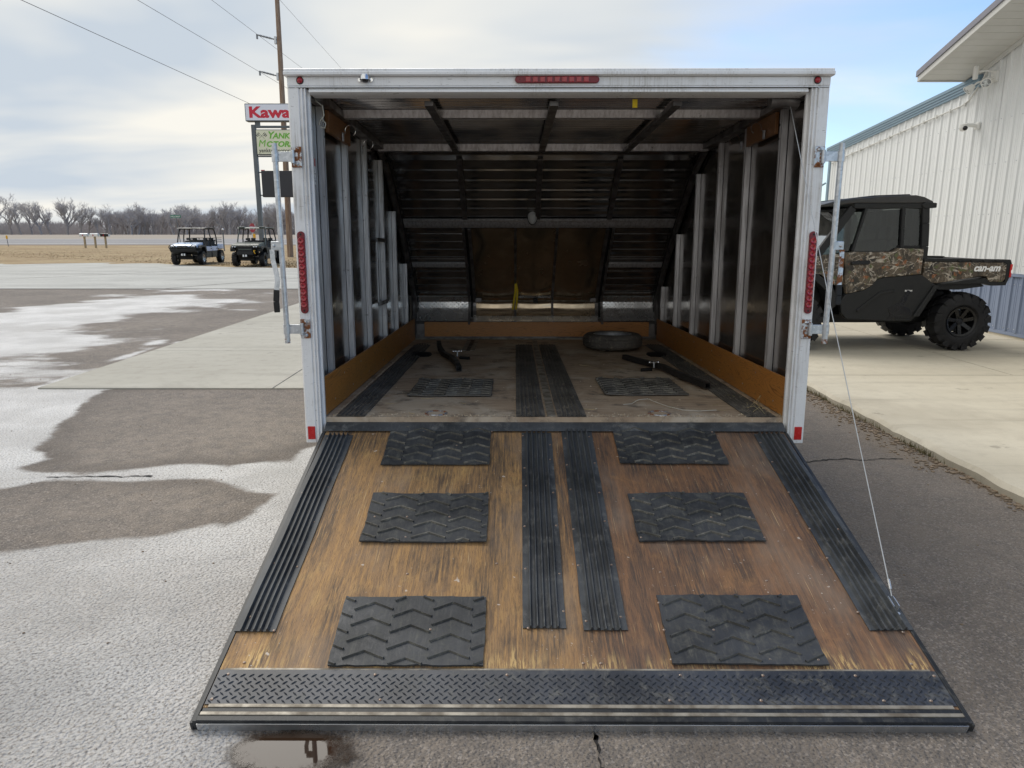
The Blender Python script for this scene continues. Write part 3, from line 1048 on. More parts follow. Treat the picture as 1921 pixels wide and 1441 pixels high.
    tag(mb.build('grit', M['dirt']), 'brown grit and soil washed against the kerb', 'grit', None, 'stuff')
    mb = MB()
    for k in range(420):
        y = rr.choice((rr.uniform(4.6, 7.0), rr.gauss(5.7, .25), rr.gauss(4.75, .15), rr.gauss(6.4, .15)))
        x = 2.825 - abs(rr.gauss(0, 0.02))
        h = rr.uniform(0.015, 0.06)
        a = rr.uniform(0, 6.28)
        c, s = math.cos(a) * 0.003, math.sin(a) * 0.003
        mb.add([(x - c, y - s, 0.0), (x + c, y + s, 0.0), (x + rr.uniform(-.03, .02), y + rr.uniform(-.03, .03), h)], [(0, 1, 2)])
    tag(mb.build('weeds', M['weed']), 'small winter weeds growing along the kerb joint', 'weeds', None, 'stuff')
    # puddle under the ramp lip
    rr = random.Random(3)
    v = []
    cx_, cy_ = ground_at(545, 1412)
    for k in range(48):
        w = 2 * math.pi * k / 48
        v.append((math.cos(w) * 0.27, math.sin(w) * 0.15, 0.0))
    tag(MB().add(v, [tuple(range(48))]).build('puddle', M['water'], loc=(cx_, cy_, 0.005)), 'small brown puddle under the ramp edge', None, None, 'structure')
    # pebbles on the lot
    mb = MB()
    for k in range(500):
        x, y = rr.uniform(-7, 2.7), rr.uniform(1.0, 8.5)
        if -1.05 < x < 1.45 and 1.7 < y < 8:
            continue
        r = rr.uniform(0.0015, 0.004)
        mb.box(x - r, x + r, y - r, y + r * .8, 0.0, r)
    tag(mb.build('gravel', M['dirt']), 'scattered grit on the asphalt lot', 'gravel', None, 'stuff')


setting()


# ------------------------------------------------------------------ the trailer
SLOPE = [(1.88, 1.605), (2.05, 1.55), (2.30, 1.40), (2.55, 1.215), (2.90, 0.945), (3.20, 0.70), (3.40, 0.50), (3.475, 0.42), (3.50, 0.365), (3.495, 0.30), (3.470, 0.235), (3.43, 0.18), (3.412, 0.155), (3.412, 0.0)]


def slope_pts(z_hi, z_lo, off=0.0, n=14):
    """points (y,z) down the sloping nose between two heights, pushed inwards by off"""
    out = []
    for i in range(n + 1):
        z = z_hi + (z_lo - z_hi) * i / n
        for (y0, z0), (y1, z1) in zip(SLOPE[:-1], SLOPE[1:]):
            if z1 <= z <= z0 + 1e-6:
                f = (z0 - z) / (z0 - z1)
                t = Vector((y1 - y0, z1 - z0)).normalized()
                nrm = Vector((t.y, -t.x))        # into the trailer
                if nrm.x > 0:
                    nrm = -nrm
                out.append((y0 + (y1 - y0) * f + nrm.x * off, z + nrm.y * off))
                break
    return out


def sheet_x(mb, prof, x0, x1, th=0.004):
    """a bent sheet: profile (y,z) run from x0 to x1"""
    n = len(prof)
    v = [(x0, y, z) for y, z in prof] + [(x1, y, z) for y, z in prof]
    mb.add(v, [(i, i + 1, n + i + 1, n + i) for i in range(n - 1)])
    return mb


def ridge_profile(w, nr, h, base=0.004):
    """cross-section of a ribbed rubber strip, width w"""
    p = [(-w / 2, 0.0)]
    lip = 0.016
    p += [(-w / 2, base), (-w / 2 + lip, base)]
    pw = (w - 2 * lip) / nr
    for i in range(nr):
        a = -w / 2 + lip + i * pw
        p += [(a + pw * .20, base), (a + pw * .34, h * .55), (a + pw * .43, h), (a + pw * .57, h), (a + pw * .66, h * .55), (a + pw * .80, base)]
    p += [(w / 2 - lip, base), (w / 2, base), (w / 2, 0.0)]
    return p


def strip_mesh(name, w, length, nr=5, h=0.013, mat=None, seed=0, seg=14):
    """ribbed strip lying in xy, from y=0 to y=-length"""
    rr = random.Random(seed)
    prof = ridge_profile(w, nr, h)
    n = len(prof)
    v, f = [], []
    for k in range(seg + 1):
        y = -length * k / seg
        wob = mnoise.noise(Vector((y * 3, seed, 0))) * 0.003
        lift = max(0, mnoise.noise(Vector((y * 2.4, seed + 4, 0)))) * 0.003
        for x, z in prof:
            e = 0.0
            if k in (0, seg):
                e = (-1 if k else 1) * (0.010 * (z / h) * rr.uniform(0.2, 1.0))
            v.append((x + wob, y + e, z + lift))
        if k:
            for i in range(n - 1):
                f.append(((k - 1) * n + i, k * n + i, k * n + i + 1, (k - 1) * n + i + 1))
    f.append(tuple(range(n)))
    f.append(tuple(range(seg * n, (seg + 1) * n)))
    return MB().add(v, f).mesh(name, mat, 30)


def clip(p, q, x0, x1, y0, y1):
    t0, t1 = 0.0, 1.0
    dx, dy = q[0] - p[0], q[1] - p[1]
    for d, a in ((-dx, p[0] - x0), (dx, x1 - p[0]), (-dy, p[1] - y0), (dy, y1 - p[1])):
        if abs(d) < 1e-9:
            if a < 0:
                return None
            continue
        r = a / d
        if d < 0:
            t0 = max(t0, r)
        else:
            t1 = min(t1, r)
    if t1 - t0 < 0.08:
        return None
    return ((p[0] + dx * t0, p[1] + dy * t0), (p[0] + dx * t1, p[1] + dy * t1))


def chevron_mat(name, w, l, mat, seed, dusty=False):
    """rubber mat cut from a chevron belt, centred, in xy"""
    rr = random.Random(seed)
    nx, ny = 16, 10
    th = 0.007
    v, f = [], []

    def lift(x, y):
        e = max(0, abs(y) / (l / 2) - 0.72) * (0.5 + mnoise.noise(Vector((x * 6, seed, 0)))) * 0.03
        return max(0, e) + mnoise.noise(Vector((x * 4, y * 4, seed))) * 0.0025 + 0.0015

    for j in range(ny + 1):
        for i in range(nx + 1):
            x, y = -w / 2 + w * i / nx, -l / 2 + l * j / ny
            jx = rr.uniform(-.0025, .0025) if j in (0, ny) or i in (0, nx) else 0
            v.append((x + jx, y + jx, th + lift(x, y)))
    for j in range(ny):
        for i in range(nx):
            a = j * (nx + 1) + i
            f.append((a, a + 1, a + nx + 2, a + nx + 1))
    rim = list(range(nx + 1)) + [(j + 1) * (nx + 1) + nx for j in range(ny)] + [ny * (nx + 1) + nx - 1 - i for i in range(nx)] + [(ny - 1 - j) * (nx + 1) for j in range(ny - 1)]
    base = len(v)
    for r in rim:
        v.append((v[r][0], v[r][1], max(0.0, v[r][2] - th)))
    m = len(rim)
    for k in range(m):
        f.append((rim[k], base + k, base + (k + 1) % m, rim[(k + 1) % m]))
    mb = MB().add(v, f)
    # raised V bars, alternate columns staggered
    pitch, vw, vh = 0.074, 0.140, 0.034
    ox, oy = rr.uniform(0, .1), rr.uniform(0, .06)
    for cidx in range(-3, 4):
        cx_ = cidx * vw + ox - .05
        for ridx in range(-5, 6):
            cy_ = ridx * pitch + oy + (pitch * 0.45 if cidx % 2 else 0)
            for sgn in (-1, 1):
                s = clip((cx_, cy_), (cx_ + sgn * vw * 0.49, cy_ - vh), -w / 2 + .003, w / 2 - .003, -l / 2 + .003, l / 2 - .003)
                if not s:
                    continue
                (xa, ya), (xb, yb) = s
                d = Vector((xb - xa, yb - ya, 0))
                if d.length < 0.012:
                    continue
                d.normalize()
                nn = Vector((-d.y, d.x, 0))
                za, zb = th + lift(xa, ya), th + lift(xb, yb)
                bw, tw, hh = 0.0048, 0.0026, 0.0072
                vv = []
                for (x, y, z) in ((xa, ya, za), (xb, yb, zb)):
                    vv += [(x + nn.x * bw, y + nn.y * bw, z - .002), (x + nn.x * tw, y + nn.y * tw, z + hh), (x - nn.x * tw, y - nn.y * tw, z + hh), (x - nn.x * bw, y - nn.y * bw, z - .002)]
                mb.add(vv, [(0, 1, 5, 4), (1, 2, 6, 5), (2, 3, 7, 6), (0, 3, 2, 1), (4, 5, 6, 7)])
    me = mb.mesh(name, mat, 35)
    me.materials.append(M['bar_dust'])
    for p in me.polygons:
        if p.area < 0.004 and len(p.vertices) == 4 and (0.15 < abs(p.normal.z) < 0.75 or (dusty and max(me.vertices[q].co.z for q in p.vertices) - min(me.vertices[q].co.z for q in p.vertices) < .004 and p.area < 0.0006)) and max(me.vertices[q].co.z for q in p.vertices) > 0.011:
            p.material_index = 1
    return me


def tread(mb, x0, x1, y0, y1, pitch, L, W, H, fn):
    """raised lozenges over a rectangle, alternating at plus and minus 45 degrees; fn maps (x,y,h) to a point"""
    nx, ny = int((x1 - x0) / pitch), int((y1 - y0) / (pitch * 0.5))
    for j in range(ny + 1):
        for i in range(nx + 1):
            x = x0 + pitch * (i + 0.5 * (j % 2)) + pitch * .25
            y = y0 + pitch * 0.5 * j + pitch * .25
            if x > x1 - L * .4 or y > y1 - L * .3:
                continue
            a = R(38) if j % 2 else R(-38)
            a += R(90) * 0
            c, s = math.cos(a), math.sin(a)
            pts = [(-L / 2, 0, 0), (0, W / 2, 0), (L / 2, 0, 0), (0, -W / 2, 0), (-L * .2, 0, H), (L * .2, 0, H)]
            vv = [fn(x + px * c - py * s, y + px * s + py * c, h) for px, py, h in pts]
            mb.add(vv, [(0, 1, 5, 4)[::-1], (1, 2, 5), (2, 3, 4, 5)[::-1], (3, 0, 4)])


def stadium(w, h, n=10):
    """upright pill outline (x,z)"""
    r = w / 2
    p = []
    for i in range(n + 1):
        a = math.pi * i / n
        p.append((r * math.cos(a), h / 2 - r + r * math.sin(a)))
    for i in range(n + 1):
        a = math.pi + math.pi * i / n
        p.append((r * math.cos(a), -h / 2 + r + r * math.sin(a)))
    return p


def trailer():
    T = empty('enclosed_trailer', (0.203, 3.54, 0.555), (R(-1.6), 0, 0))
    tag(T, 'white aluminium enclosed trailer with its plywood rear ramp door lowered to the ground', 'trailer')
    XW = 1.23

    # ---- rear frame
    post_prof = [(1.276, 0.10), (1.276, -0.024), (1.270, -0.030), (1.224, -0.030), (1.222, -0.022), (1.217, -0.022), (1.215, -0.030), (1.207, -0.030),
                 (1.205, -0.019), (1.200, -0.019), (1.198, -0.027), (1.192, -0.027), (1.190, 0.004), (1.180, 0.004), (1.180, 0.022), (1.22, 0.024), (1.22, 0.10)]
    for s in (-1, 1):
        pr = [(s * x, y) for x, y in post_prof]
        MB().prism(pr, 'z', -0.125, 1.598).build('rear_post', M['white_alu'], T, bevel=0.0015)
        MB().box(*sorted((s * 1.2765, s * 1.281)), -0.012, 0.10, -0.10, 1.646).build('corner_trim', M['white_alu'], T, bevel=0.002)
    hp = [(0.10, 1.650), (-0.030, 1.650), (-0.030, 1.612), (-0.024, 1.610), (-0.024, 1.606), (-0.034, 1.604), (-0.034, 1.599), (-0.022, 1.597), (-0.022, 1.592),
          (-0.028, 1.590), (-0.028, 1.580), (-0.016, 1.578), (0.0, 1.576), (0.10, 1.576)]
    hp = [(y, z - 0.003) if z > 1.6 else (y, z) for y, z in hp]
    MB().prism([(y, z) for y, z in hp if z > 1.5985], 'x', -1.2755, 1.2755).build('rear_header', M['white_alu'], T, bevel=0.0015)
    MB().prism([(0.08, 1.5975), (-0.022, 1.5975), (-0.022, 1.592), (-0.027, 1.590), (-0.027, 1.580), (-0.014, 1.577), (0.0, 1.574), (0.08, 1.574)], 'x', -1.177, 1.177).build('header_lip', M['white_alu'], T, bevel=0.001)
    cap = [(-0.058, 1.664), (-0.050, 1.660), (-0.031, 1.660), (-0.031, 1.6605), (0.06, 1.6605), (0.06, 1.694), (-0.040, 1.694), (-0.048, 1.690), (-0.048, 1.680), (-0.058, 1.676)]
    MB().prism([(y, z - .012) for y, z in cap], 'x', -1.284, 1.284).build('roof_cap', M['white_alu'], T, bevel=0.001)

    # ---- shell
    side_poly = [(0.03, -0.06)] + [(3.60, -0.06)] + [(y + .05, z + .01) for y, z in SLOPE[::-1] if z > .3] + [(0.03, 1.62)]
    for s in (-1, 1):
        MB().prism(side_poly, 'x', s * XW, s * (XW + 0.012)).build('side_skin', M['skin'], T)
        MB().prism([(0.101, -0.12), (3.66, -0.12), (3.66, 0.2)] + [(y + .08, z + .05) for y, z in SLOPE[::-1] if z > .3] + [(0.101, 1.655)], 'x', s * 1.259, s * 1.275).build('outer_side_panel', M['white_alu'], T)
    # ribbed roof underside and nose lining: many shallow pans run across the trailer
    prof = []
    y = 0.06
    k = 0
    while y < 1.88:
        prof += [(y, 1.622), (y + 0.026, 1.622), (y + 0.034, 1.612), (y + 0.044, 1.612), (y + 0.052, 1.622)]
        y += 0.062
    roof = MB()
    sheet_x(roof, prof, -XW, XW)
    roof.build('ceiling_lining', M['skin'], T)
    nose = []
    cs = slope_pts(1.60, 0.43, 0.0, 70)
    for i, (yy, z) in enumerate(cs):
        o = 0.008 if i % 4 in (2, 3) else 0.0
        nose.append((yy - o * .7, z - o * .7))
    sheet_x(MB(), nose, -XW, XW)
    mb = MB()
    sheet_x(mb, nose, -XW, XW)
    mb.build('nose_lining', M['skin'], T)
    mb = MB()
    outer = [(0.06, 1.668), (1.9, 1.668)] + [(y + .09, z + .06) for y, z in SLOPE[1:] if z > .3] + [(3.67, 0.2), (3.67, -0.12)]
    sheet_x(mb, outer, -1.273, 1.273)
    mb.build('roof_and_nose_skin', M['white_alu'], T)
    # chassis below the floor
    fl = MB().box(-1.225, 1.225, 0.012, 3.6, -0.045, 0.0).build('floor', M['floor_wood'], T)
    MB().box(-1.176, 1.176, -0.004, 0.0115, -0.11, -0.030).build('rear_sill', M['alu_dirty'], T)
    MB().box(-1.2, 1.2, 0.12, 3.55, -0.12, -0.05).build('chassis', M['dark_alu'], T)
    for s in (-1, 1):
        w = empty('wheel', (0, 0, 0))
        w.parent = T
        w.location = (s * 0.98, 2.3, -0.24)
        MB().lathe([(0.15, -0.07), (0.24, -0.085), (0.262, -0.07), (0.268, 0), (0.262, 0.07), (0.24, 0.085), (0.15, 0.07)], 'x', 28).build('tyre', M['tyre'], w, smooth=40)
        MB().disc((0, 0, 0), 0.15, 'x', 20, s * 0.06).build('rim', M['galv'], w)
    # threshold rubber between floor and ramp
    MB().add([(-1.176, 0.0105, -0.026), (1.176, 0.0105, -0.026), (1.176, -0.014, -0.031), (-1.176, -0.014, -0.031), (-1.176, -0.052, -0.058), (1.176, -0.052, -0.058)],
             [(0, 1, 2, 3), (3, 2, 5, 4)]).build('hinge_flap', M['strip_rubber'], T, smooth=60)

    # ---- wall studs (hat channels), cut to the slope of the nose
    def top_at(y):
        for (y0, z0), (y1, z1) in zip(SLOPE[:-1], SLOPE[1:]):
            if y0 <= y <= y1:
                return z0 + (z1 - z0) * (y - y0) / (y1 - y0) - 0.05
        return 1.575

    for s, lst in ((-1, (0.30, 0.825, 1.38, 1.965, 2.505, 3.06)), (1, (0.37, 0.955, 1.53, 2.13, 2.74, 3.30))):
        for y in lst:
            zt = top_at(y + 0.03)
            hat = [(s * XW, y - .034), (s * XW, y - .021), (s * (XW - .032), y - .019), (s * (XW - .032), y - .0025), (s * (XW - .029), y - .0015), (s * (XW - .029), y + .0015),
                   (s * (XW - .032), y + .0025), (s * (XW - .032), y + .019), (s * XW, y + .021), (s * XW, y + .034), (s * (XW + .006), y + .034), (s * (XW + .006), y - .034)]
            st = MB().prism(hat, 'z', 0.005, zt).build('wall_stud', M['stud'], T)
            if y < 0.5:
                for z in (1.50, 1.43):
                    MB().disc((s * (XW - .0325), y + .010, z), 0.007, 'x', 8, -s * 0.003).build('rivet', M['black_steel'], st)
    # kick boards
    for s in (-1, 1):
        MB().box(*sorted((s * 1.182, s * 1.193)), 0.026, 3.38, 0.004, 0.205).build('kick_board', M['kick_wood'], T, bevel=0.001)
        sc = MB()
        for i in range(14):
            z = 0.16 if i % 2 else 0.055
            sc.disc((s * 1.182, 0.2 + i * 0.24 + random.uniform(-.03, .03), z), 0.005, 'x', 7, -s * 0.002)
        tag(sc.build('board_screws', M['alu_bright'], T), None, None, None, 'stuff')
    MB().box(-1.09, 1.11, 3.385, 3.399, 0.030, 0.172).build('front_board', M['front_wood'], T, bevel=0.002)
    MB().box(-1.18, 1.18, 3.36, 3.382, 0.004, 0.014).build('front_sill', M['alu_dirty'], T)
    for x in (-0.60, -0.20, 0.17, 0.60):
        MB().box(x - .012, x + .012, 3.3995, 3.4045, 0.004, 0.185).build('front_bracket', M['dark_alu'], T)
    # upper rails and the bent corner rails of the nose
    for s in (-1, 1):
        MB().box(*sorted((s * 1.155, s * 1.226)), 0.09, 1.9, 1.575, 1.612).build('top_rail', M['dark_alu'], T, bevel=0.002)
        mb = MB()
        pp = slope_pts(1.60, 0.05, 0.03, 20)
        mb.tube([(s * 1.195, y, z) for y, z in pp], 0.026, 6)
        mb.build('nose_rail', M['dark_alu'], T, smooth=50)
        mb = MB()
        mb.tube([(s * 1.158, y, z) for y, z in slope_pts(1.58, 0.25, 0.05, 24)], 0.005, 5)
        mb.build('wiring_loom', M['black_plastic'], T)
        # timber fillers with coat hooks near the door
        y0, y1 = (0.42, 0.90) if s > 0 else (0.36, 0.86)
        MB().box(*sorted((s * 1.185, s * 1.205)), y0, y1, 1.462, 1.574).build('header_timber', M['raw_wood'], T, bevel=0.002)
        for yy in ((0.55, 0.95) if s > 0 else (0.62, 1.12)):
            hk = []
            for i in range(12):
                a = R(-60 + i * 24)
                hk.append((s * (1.135 - .03 * math.cos(a)), yy + 0.02, 1.515 + .03 * math.sin(a)))
            hk.append((s * 1.175, yy + .01, 1.50))
            h = MB().tube(hk, 0.0022, 5).build('hook', M['chrome'], T, smooth=60)
            MB().box(*sorted((s * 1.168, s * 1.176)), yy - .008, yy + .012, 1.455, 1.50).build('hook_plate', M['galv'], h)

    # ---- ceiling bows, rafters, nose ribs
    MB().prism([(0.575, 1.615), (0.59, 1.575), (0.645, 1.575), (0.66, 1.615)], 'x', -1.16, 1.16).build('roof_bow', M['stud'], T)
    MB().prism([(1.80, 1.612), (1.812, 1.565), (1.872, 1.565), (1.885, 1.612)], 'x', -1.20, 1.20).build('roof_bow', M['stud'], T)
    MB().prism([(0.10, 1.612), (0.105, 1.585), (0.135, 1.585), (0.14, 1.612)], 'x', -1.16, 1.16).build('roof_bow', M['dark_alu'], T)
    for x in (-0.63, -0.01, 0.60):
        MB().box(x - .022, x + .022, 0.14, 1.80, 1.55, 1.574).build('rafter', M['dark_alu'], T, bevel=0.002)
        mb = MB()
        pp = slope_pts(1.55, 1.14, 0.02, 8)
        for a, b in zip(pp[:-1], pp[1:]):
            mb.bar((x, *a), (x, *b), 0.04, 0.02, (0, -.7, -.7))
        mb.build('nose_rafter', M['dark_alu'], T)

    def cross_rib(z, x0, x1, w=0.055, mat='stud'):
        pp = slope_pts(z + w / 2, z - w / 2, 0.012, 3)
        q = slope_pts(z + w / 2, z - w / 2, 0.03, 3)
        return MB().prism([pp[0], pp[3], q[3], (q[2][0], q[2][1]), (pp[1][0] * .5 + q[1][0] * .5, pp[1][1] * .5 + q[1][1] * .5), q[0]], 'x', x0, x1).build('nose_bow', M[mat], T)

    cross_rib(1.105, -1.18, 1.18, 0.06)
    cross_rib(0.745, -1.18, -0.64, 0.035)
    cross_rib(0.745, 0.64, 1.18, 0.035)

    # ---- fold-down hatch in the nose
    H = empty('nose_hatch')
    H.parent = T
    mb = MB()
    pr = slope_pts(1.065, 0.215, 0.022, 34)
    for xa, xb, bow in ((-0.585, -0.21, .010), (-0.19, 0.155, .010), (0.175, 0.585, .010)):
        n = 10
        v, f = [], []
        for i, (y, z) in enumerate(pr):
            for j in range(n + 1):
                u = j / n
                e = bow * math.sin(math.pi * u) * (0.6 + 0.6 * math.sin(i * 0.33)) * min(1, i / 4, (len(pr) - 1 - i) / 4)
                v.append((xa + (xb - xa) * u, y - e * .8, z - e * .5))
        for i in range(len(pr) - 1):
            for j in range(n):
                f.append((i * (n + 1) + j, i * (n + 1) + j + 1, (i + 1) * (n + 1) + j + 1, (i + 1) * (n + 1) + j))
        MB().add(v, f).build('hatch_panel', M['skin_hatch'], H, smooth=60)

    def rib(x, w, name, mat, off=0.03, zh=1.07, zl=0.21):
        mb = MB()
        pp = slope_pts(zh, zl, off, 16)
        for a, b in zip(pp[:-1], pp[1:]):
            mb.bar((x, *a), (x, *b), w, 0.016, (0, -.8, -.5))
        return mb.build(name, M[mat], H)

    for x in (-0.20, 0.165):
        rib(x, 0.022, 'hatch_rib', 'dark_alu')
    for x in (-0.60, 0.60):
        rib(x, 0.028, 'hatch_frame', 'dark_alu', 0.035)
    for x in (-0.628, 0.628):
        rib(x, 0.022, 'hatch_seal', 'black_plastic', 0.012)
    for x in (-0.652, 0.652):
        rib(x, 0.022, 'hatch_jamb', 'dark_alu', 0.03, 1.07, 0.15)
    lz = slope_pts(0.40, 0.39, 0.06, 1)[0]
    MB().tube([(-0.57, *lz), (0.57, *lz)], 0.007, 8).build('latch_bar', M['alu_dirty'], H)
    MB().box(-0.025, 0.02, lz[0] - .02, lz[0] + .02, lz[1] - .02, lz[1] + .02).build('latch_block', M['black_plastic'], H, bevel=0.004)
    for x in (-0.56, 0.56):
        MB().box(x - .03, x + .03, lz[0] - .02, lz[0] + .02, lz[1] - .012, lz[1] + .03).build('latch_bracket', M['dark_alu'], H, bevel=0.003)
    p2 = slope_pts(0.455, 0.43, 0.04, 1)
    MB().prism([(p2[0][0] - .01, p2[0][1]), (p2[1][0] - .01, p2[1][1]), (p2[1][0] + .01, p2[1][1]), (p2[0][0] + .01, p2[0][1])], 'x', -0.17, 0.15).build('hatch_stiffener', M['alu_bright'], H)
    pz = slope_pts(0.225, 0.165, 0.02, 3)
    mb = MB()
    sheet_x(mb, pz, -0.61, 0.61)
    mb.build('hatch_hinge', M['alu_bright'], H)
    # tread-plate gravel guards each side
    for x0, x1 in ((-1.17, -0.665), (0.665, 1.17)):
        g = slope_pts(0.425, 0.17, 0.02, 12)
        mb = MB()
        sheet_x(mb, g, x0, x1)
        L = 0.26

        def fn(x, y, h):
            t = max(0.0, min(0.999, (y) / L)) * 12
            i = int(t)
            a, b = g[i], g[i + 1]
            yy, z = a[0] + (b[0] - a[0]) * (t - i), a[1] + (b[1] - a[1]) * (t - i)
            return (x, yy - h * .95, z - h * .3)

        tread(mb, x0, x1, 0.0, L, 0.04, 0.026, 0.008, 0.0025, fn)
        mb.build('gravel_guard', M['tread_bright'], T, smooth=30)
    mb = MB()
    sheet_x(mb, slope_pts(0.20, 0.0, 0.002, 8), -1.2, 1.2)
    mb.build('nose_base', M['dark_alu'], T)

    # ---- floor: ribbed strips, mats, tie-down tracks
    sm = strip_mesh('traction_strip', 0.150, 2.92, 5, 0.012, M['old_rubber'], 3)
    for x in (-1.055, -0.122, 0.092, 1.068):
        inst(sm, 'traction_strip', T, (x, 2.935, 0.002))
    for i, (x, y) in enumerate(((-0.59, 0.80), (0.58, 0.835))):
        inst(chevron_mat('floor_mat', 0.495, 0.55, M['old_rubber'], 21 + i, True), 'floor_mat', T, (x, y, 0.002))
    for x in (-0.61, 0.60):
        tr = MB()
        tr.box(x - .055, x - .018, 2.55, 3.355, 0.002, 0.008).box(x + .018, x + .055, 2.55, 3.355, 0.002, 0.008)
        t_ = tr.build('tie_down_track', M['alu_dirty'], T)
        MB().box(x - .0175, x + .0175, 2.55, 3.355, 0.001, 0.003).build('track_slot', M['black_plastic'], t_)
    MB().box(-0.035, 0.008, 0.02, 3.355, 0.002, 0.006).build('floor_seam_strip', M['alu_dirty'], T)
    for x in (-0.62, 0.56):
        MB().lathe([(0.045, 0.0), (0.05, 0.004), (0.058, 0.004), (0.062, 0.0)], 'z', 20, (x, 0.10, 0.001)).build('tie_ring', M['galv_rust'], T)

    # ---- lamps, reflectors, licence lamp
    for s in (-1, 1):
        tl = MB().prism(stadium(0.037, 0.40), 'y', -0.042, -0.031).build('tail_lamp', M['red_body'], T, loc=(s * 1.246, 0, 0.738), bevel=0.003)
        dome = MB().lathe([(0.0005, 0.0), (0.0035, 0.001), (0.004, -0.003), (0.0125, -0.0055), (0.0155, -0.003), (0.0158, 0.0)], 'y', 18, closed=False).mesh('lens', M['red_lens'], 50)
        for i in range(11):
            inst(dome, 'lens', tl, (0, -0.0423, -0.155 + i * 0.031))
        for z in (-0.185, 0.185):
            MB().disc((0, -0.0425, z), 0.005, 'y', 10, -0.001).build('lamp_screw', M['black_plastic'], tl)
        cl_ = MB().lathe([(0.0005, -0.014), (0.008, -0.012), (0.0135, -0.005), (0.014, 0.0)], 'y', 20, closed=False).build('clearance_lamp', M['red_lens'], T, loc=(s * 1.214, -0.031, 1.631), smooth=50)
        MB().lathe([(0.0135, -0.002), (0.0175, -0.002), (0.0175, 0.0), (0.0135, 0.0)], 'y', 20).build('grommet', M['black_plastic'], cl_)
        MB().box(-0.019, 0.019, -0.0335, -0.0302, -0.034, 0.034).build('reflector', M['reflector'], T, loc=(s * 1.245, 0, -0.073), bevel=0.002)
    bar = MB().prism([(z, x) for x, z in stadium(0.031, 0.395)], 'y', -0.045, -0.031).build('brake_light_bar', M['red_body'], T, loc=(-0.006, 0, 1.632), bevel=0.003)
    for i in range(9):
        MB().box(-0.148 + i * .034 - .0001, -0.148 + i * 0.034 + 0.0235, -0.0485, -0.0445, -0.012, 0.012).build('lens', M['red_lens'], bar, bevel=0.002)
    li = MB().lathe([(0.001, 0.024), (0.018, 0.022), (0.024, 0.012), (0.025, -0.002)], 'z', 16, closed=False).build('licence_lamp', M['chrome'], T, loc=(-0.905, -0.044, 1.632), smooth=50)
    for s in (-1, 1):
        MB().disc((s * .028, 0.006, 0.0), 0.008, 'y', 10, 0.006).build('lamp_ear', M['chrome'], li)
    MB().lathe([(0.001, -0.014), (0.012, -0.012), (0.017, 0.0)], 'z', 14, closed=False).build('lamp_lens', M['lens_black'], li, smooth=50)

    # ---- cam-lock rods
    for s in (-1, 1):
        xt, xb = s * 1.345, s * 1.335
        rod = MB().tube([(xt, -0.05, 1.345), (xb, -0.05, 0.415)], 0.0135, 12).build('lock_rod', M['galv'], T, smooth=50)
        MB().tube([(xb, -0.05, 0.4149), (xb, -0.05, 0.392)], 0.0137, 12).build('rod_end', M['galv_rust'], rod, smooth=50)
        for z in (1.285, 0.462):
            xr = xt + (xb - xt) * (1.345 - z) / 0.93
            MB().box(*sorted((s * 1.222, s * 1.272)), -0.038, -0.031, z - .048, z + .048).build('hinge_plate', M['galv_rust'], rod, bevel=0.003)
            mb = MB().box(*sorted((s * 1.262, xr)), -0.052, -0.044, z - .023, z + .023)
            mb.build('hinge_strap', M['galv'], rod, bevel=0.002)
            MB().tube([(s * 1.262, -0.046, z - .03), (s * 1.262, -0.046, z + .03)], 0.010, 10).build('hinge_barrel', M['galv'], rod, smooth=50)
            MB().lathe([(0.0135, -.024), (0.017, -.024), (0.017, .024), (0.0135, .024)], 'z', 12, (xr, -0.05, z)).build('rod_collar', M['galv'], rod, smooth=50)
            for dz in (-.032, .032):
                MB().lathe([(0.0005, -0.007), (0.006, -0.005), (0.009, 0.0)], 'y', 10, (s * 1.243, -0.0385, z + dz), closed=False).build('bolt', M['galv_rust'] if (dz < 0) == (s > 0) else M['galv'], rod, smooth=60)
        hz = 0.868
        xr = xt + (xb - xt) * (1.345 - hz) / 0.93
        MB().box(*sorted((xr, xr + s * 0.048)), -0.062, -0.054, hz - .022, hz + .022).build('handle_bracket', M['galv'], rod, bevel=0.004)
        MB().lathe([(0.0005, -0.008), (0.006, -0.006), (0.0075, 0.0)], 'y', 10, (xr + s * .032, -0.0625, hz), closed=False).build('bolt', M['galv'], rod, smooth=60)
        if s < 0:
            path = [(xr + s * .040, -0.07, 0.85), (xr + s * .038, -0.072, 0.80), (xr + s * .022, -0.078, 0.735), (xr + s * .018, -0.082, 0.70), (xr + s * .024, -0.085, 0.655)]
            grip = [(xr + s * .024, -0.085, 0.657), (xr + s * .028, -0.088, 0.60), (xr + s * .026, -0.088, 0.548)]
        else:
            path = [(xr + s * .036, -0.07, 0.85), (xr + s * .036, -0.072, 0.80), (xr + s * .034, -0.076, 0.74), (xr + s * .030, -0.080, 0.70), (xr + s * .030, -0.082, 0.68)]
            grip = [(xr + s * .030, -0.082, 0.682), (xr + s * .030, -0.086, 0.63), (xr + s * .026, -0.088, 0.585)]
        hb = MB()
        for a, b in zip(path[:-1], path[1:]):
            hb.bar(a, b, 0.022, 0.006, (0, -1, 0))
        hb.build('handle', M['galv_rust'] if s > 0 else M['galv'], rod)
        gb = MB()
        for a, b in zip(grip[:-1], grip[1:]):
            gb.bar(a, b, 0.027, 0.014, (0, -1, 0))
        gb.build('handle_grip', M['black_plastic'], rod, bevel=0.003)

    # ---- inside fittings
    dl = MB().lathe([(0.001, -0.045), (0.03, -0.04), (0.05, -0.02), (0.055, 0.0)], 'y', 20, closed=False).build('dome_lamp', M['lamp_frost'], T, loc=(-0.055, 2.62, 1.14), smooth=60)
    dl.scale = (0.72, 0.72, 1.15)
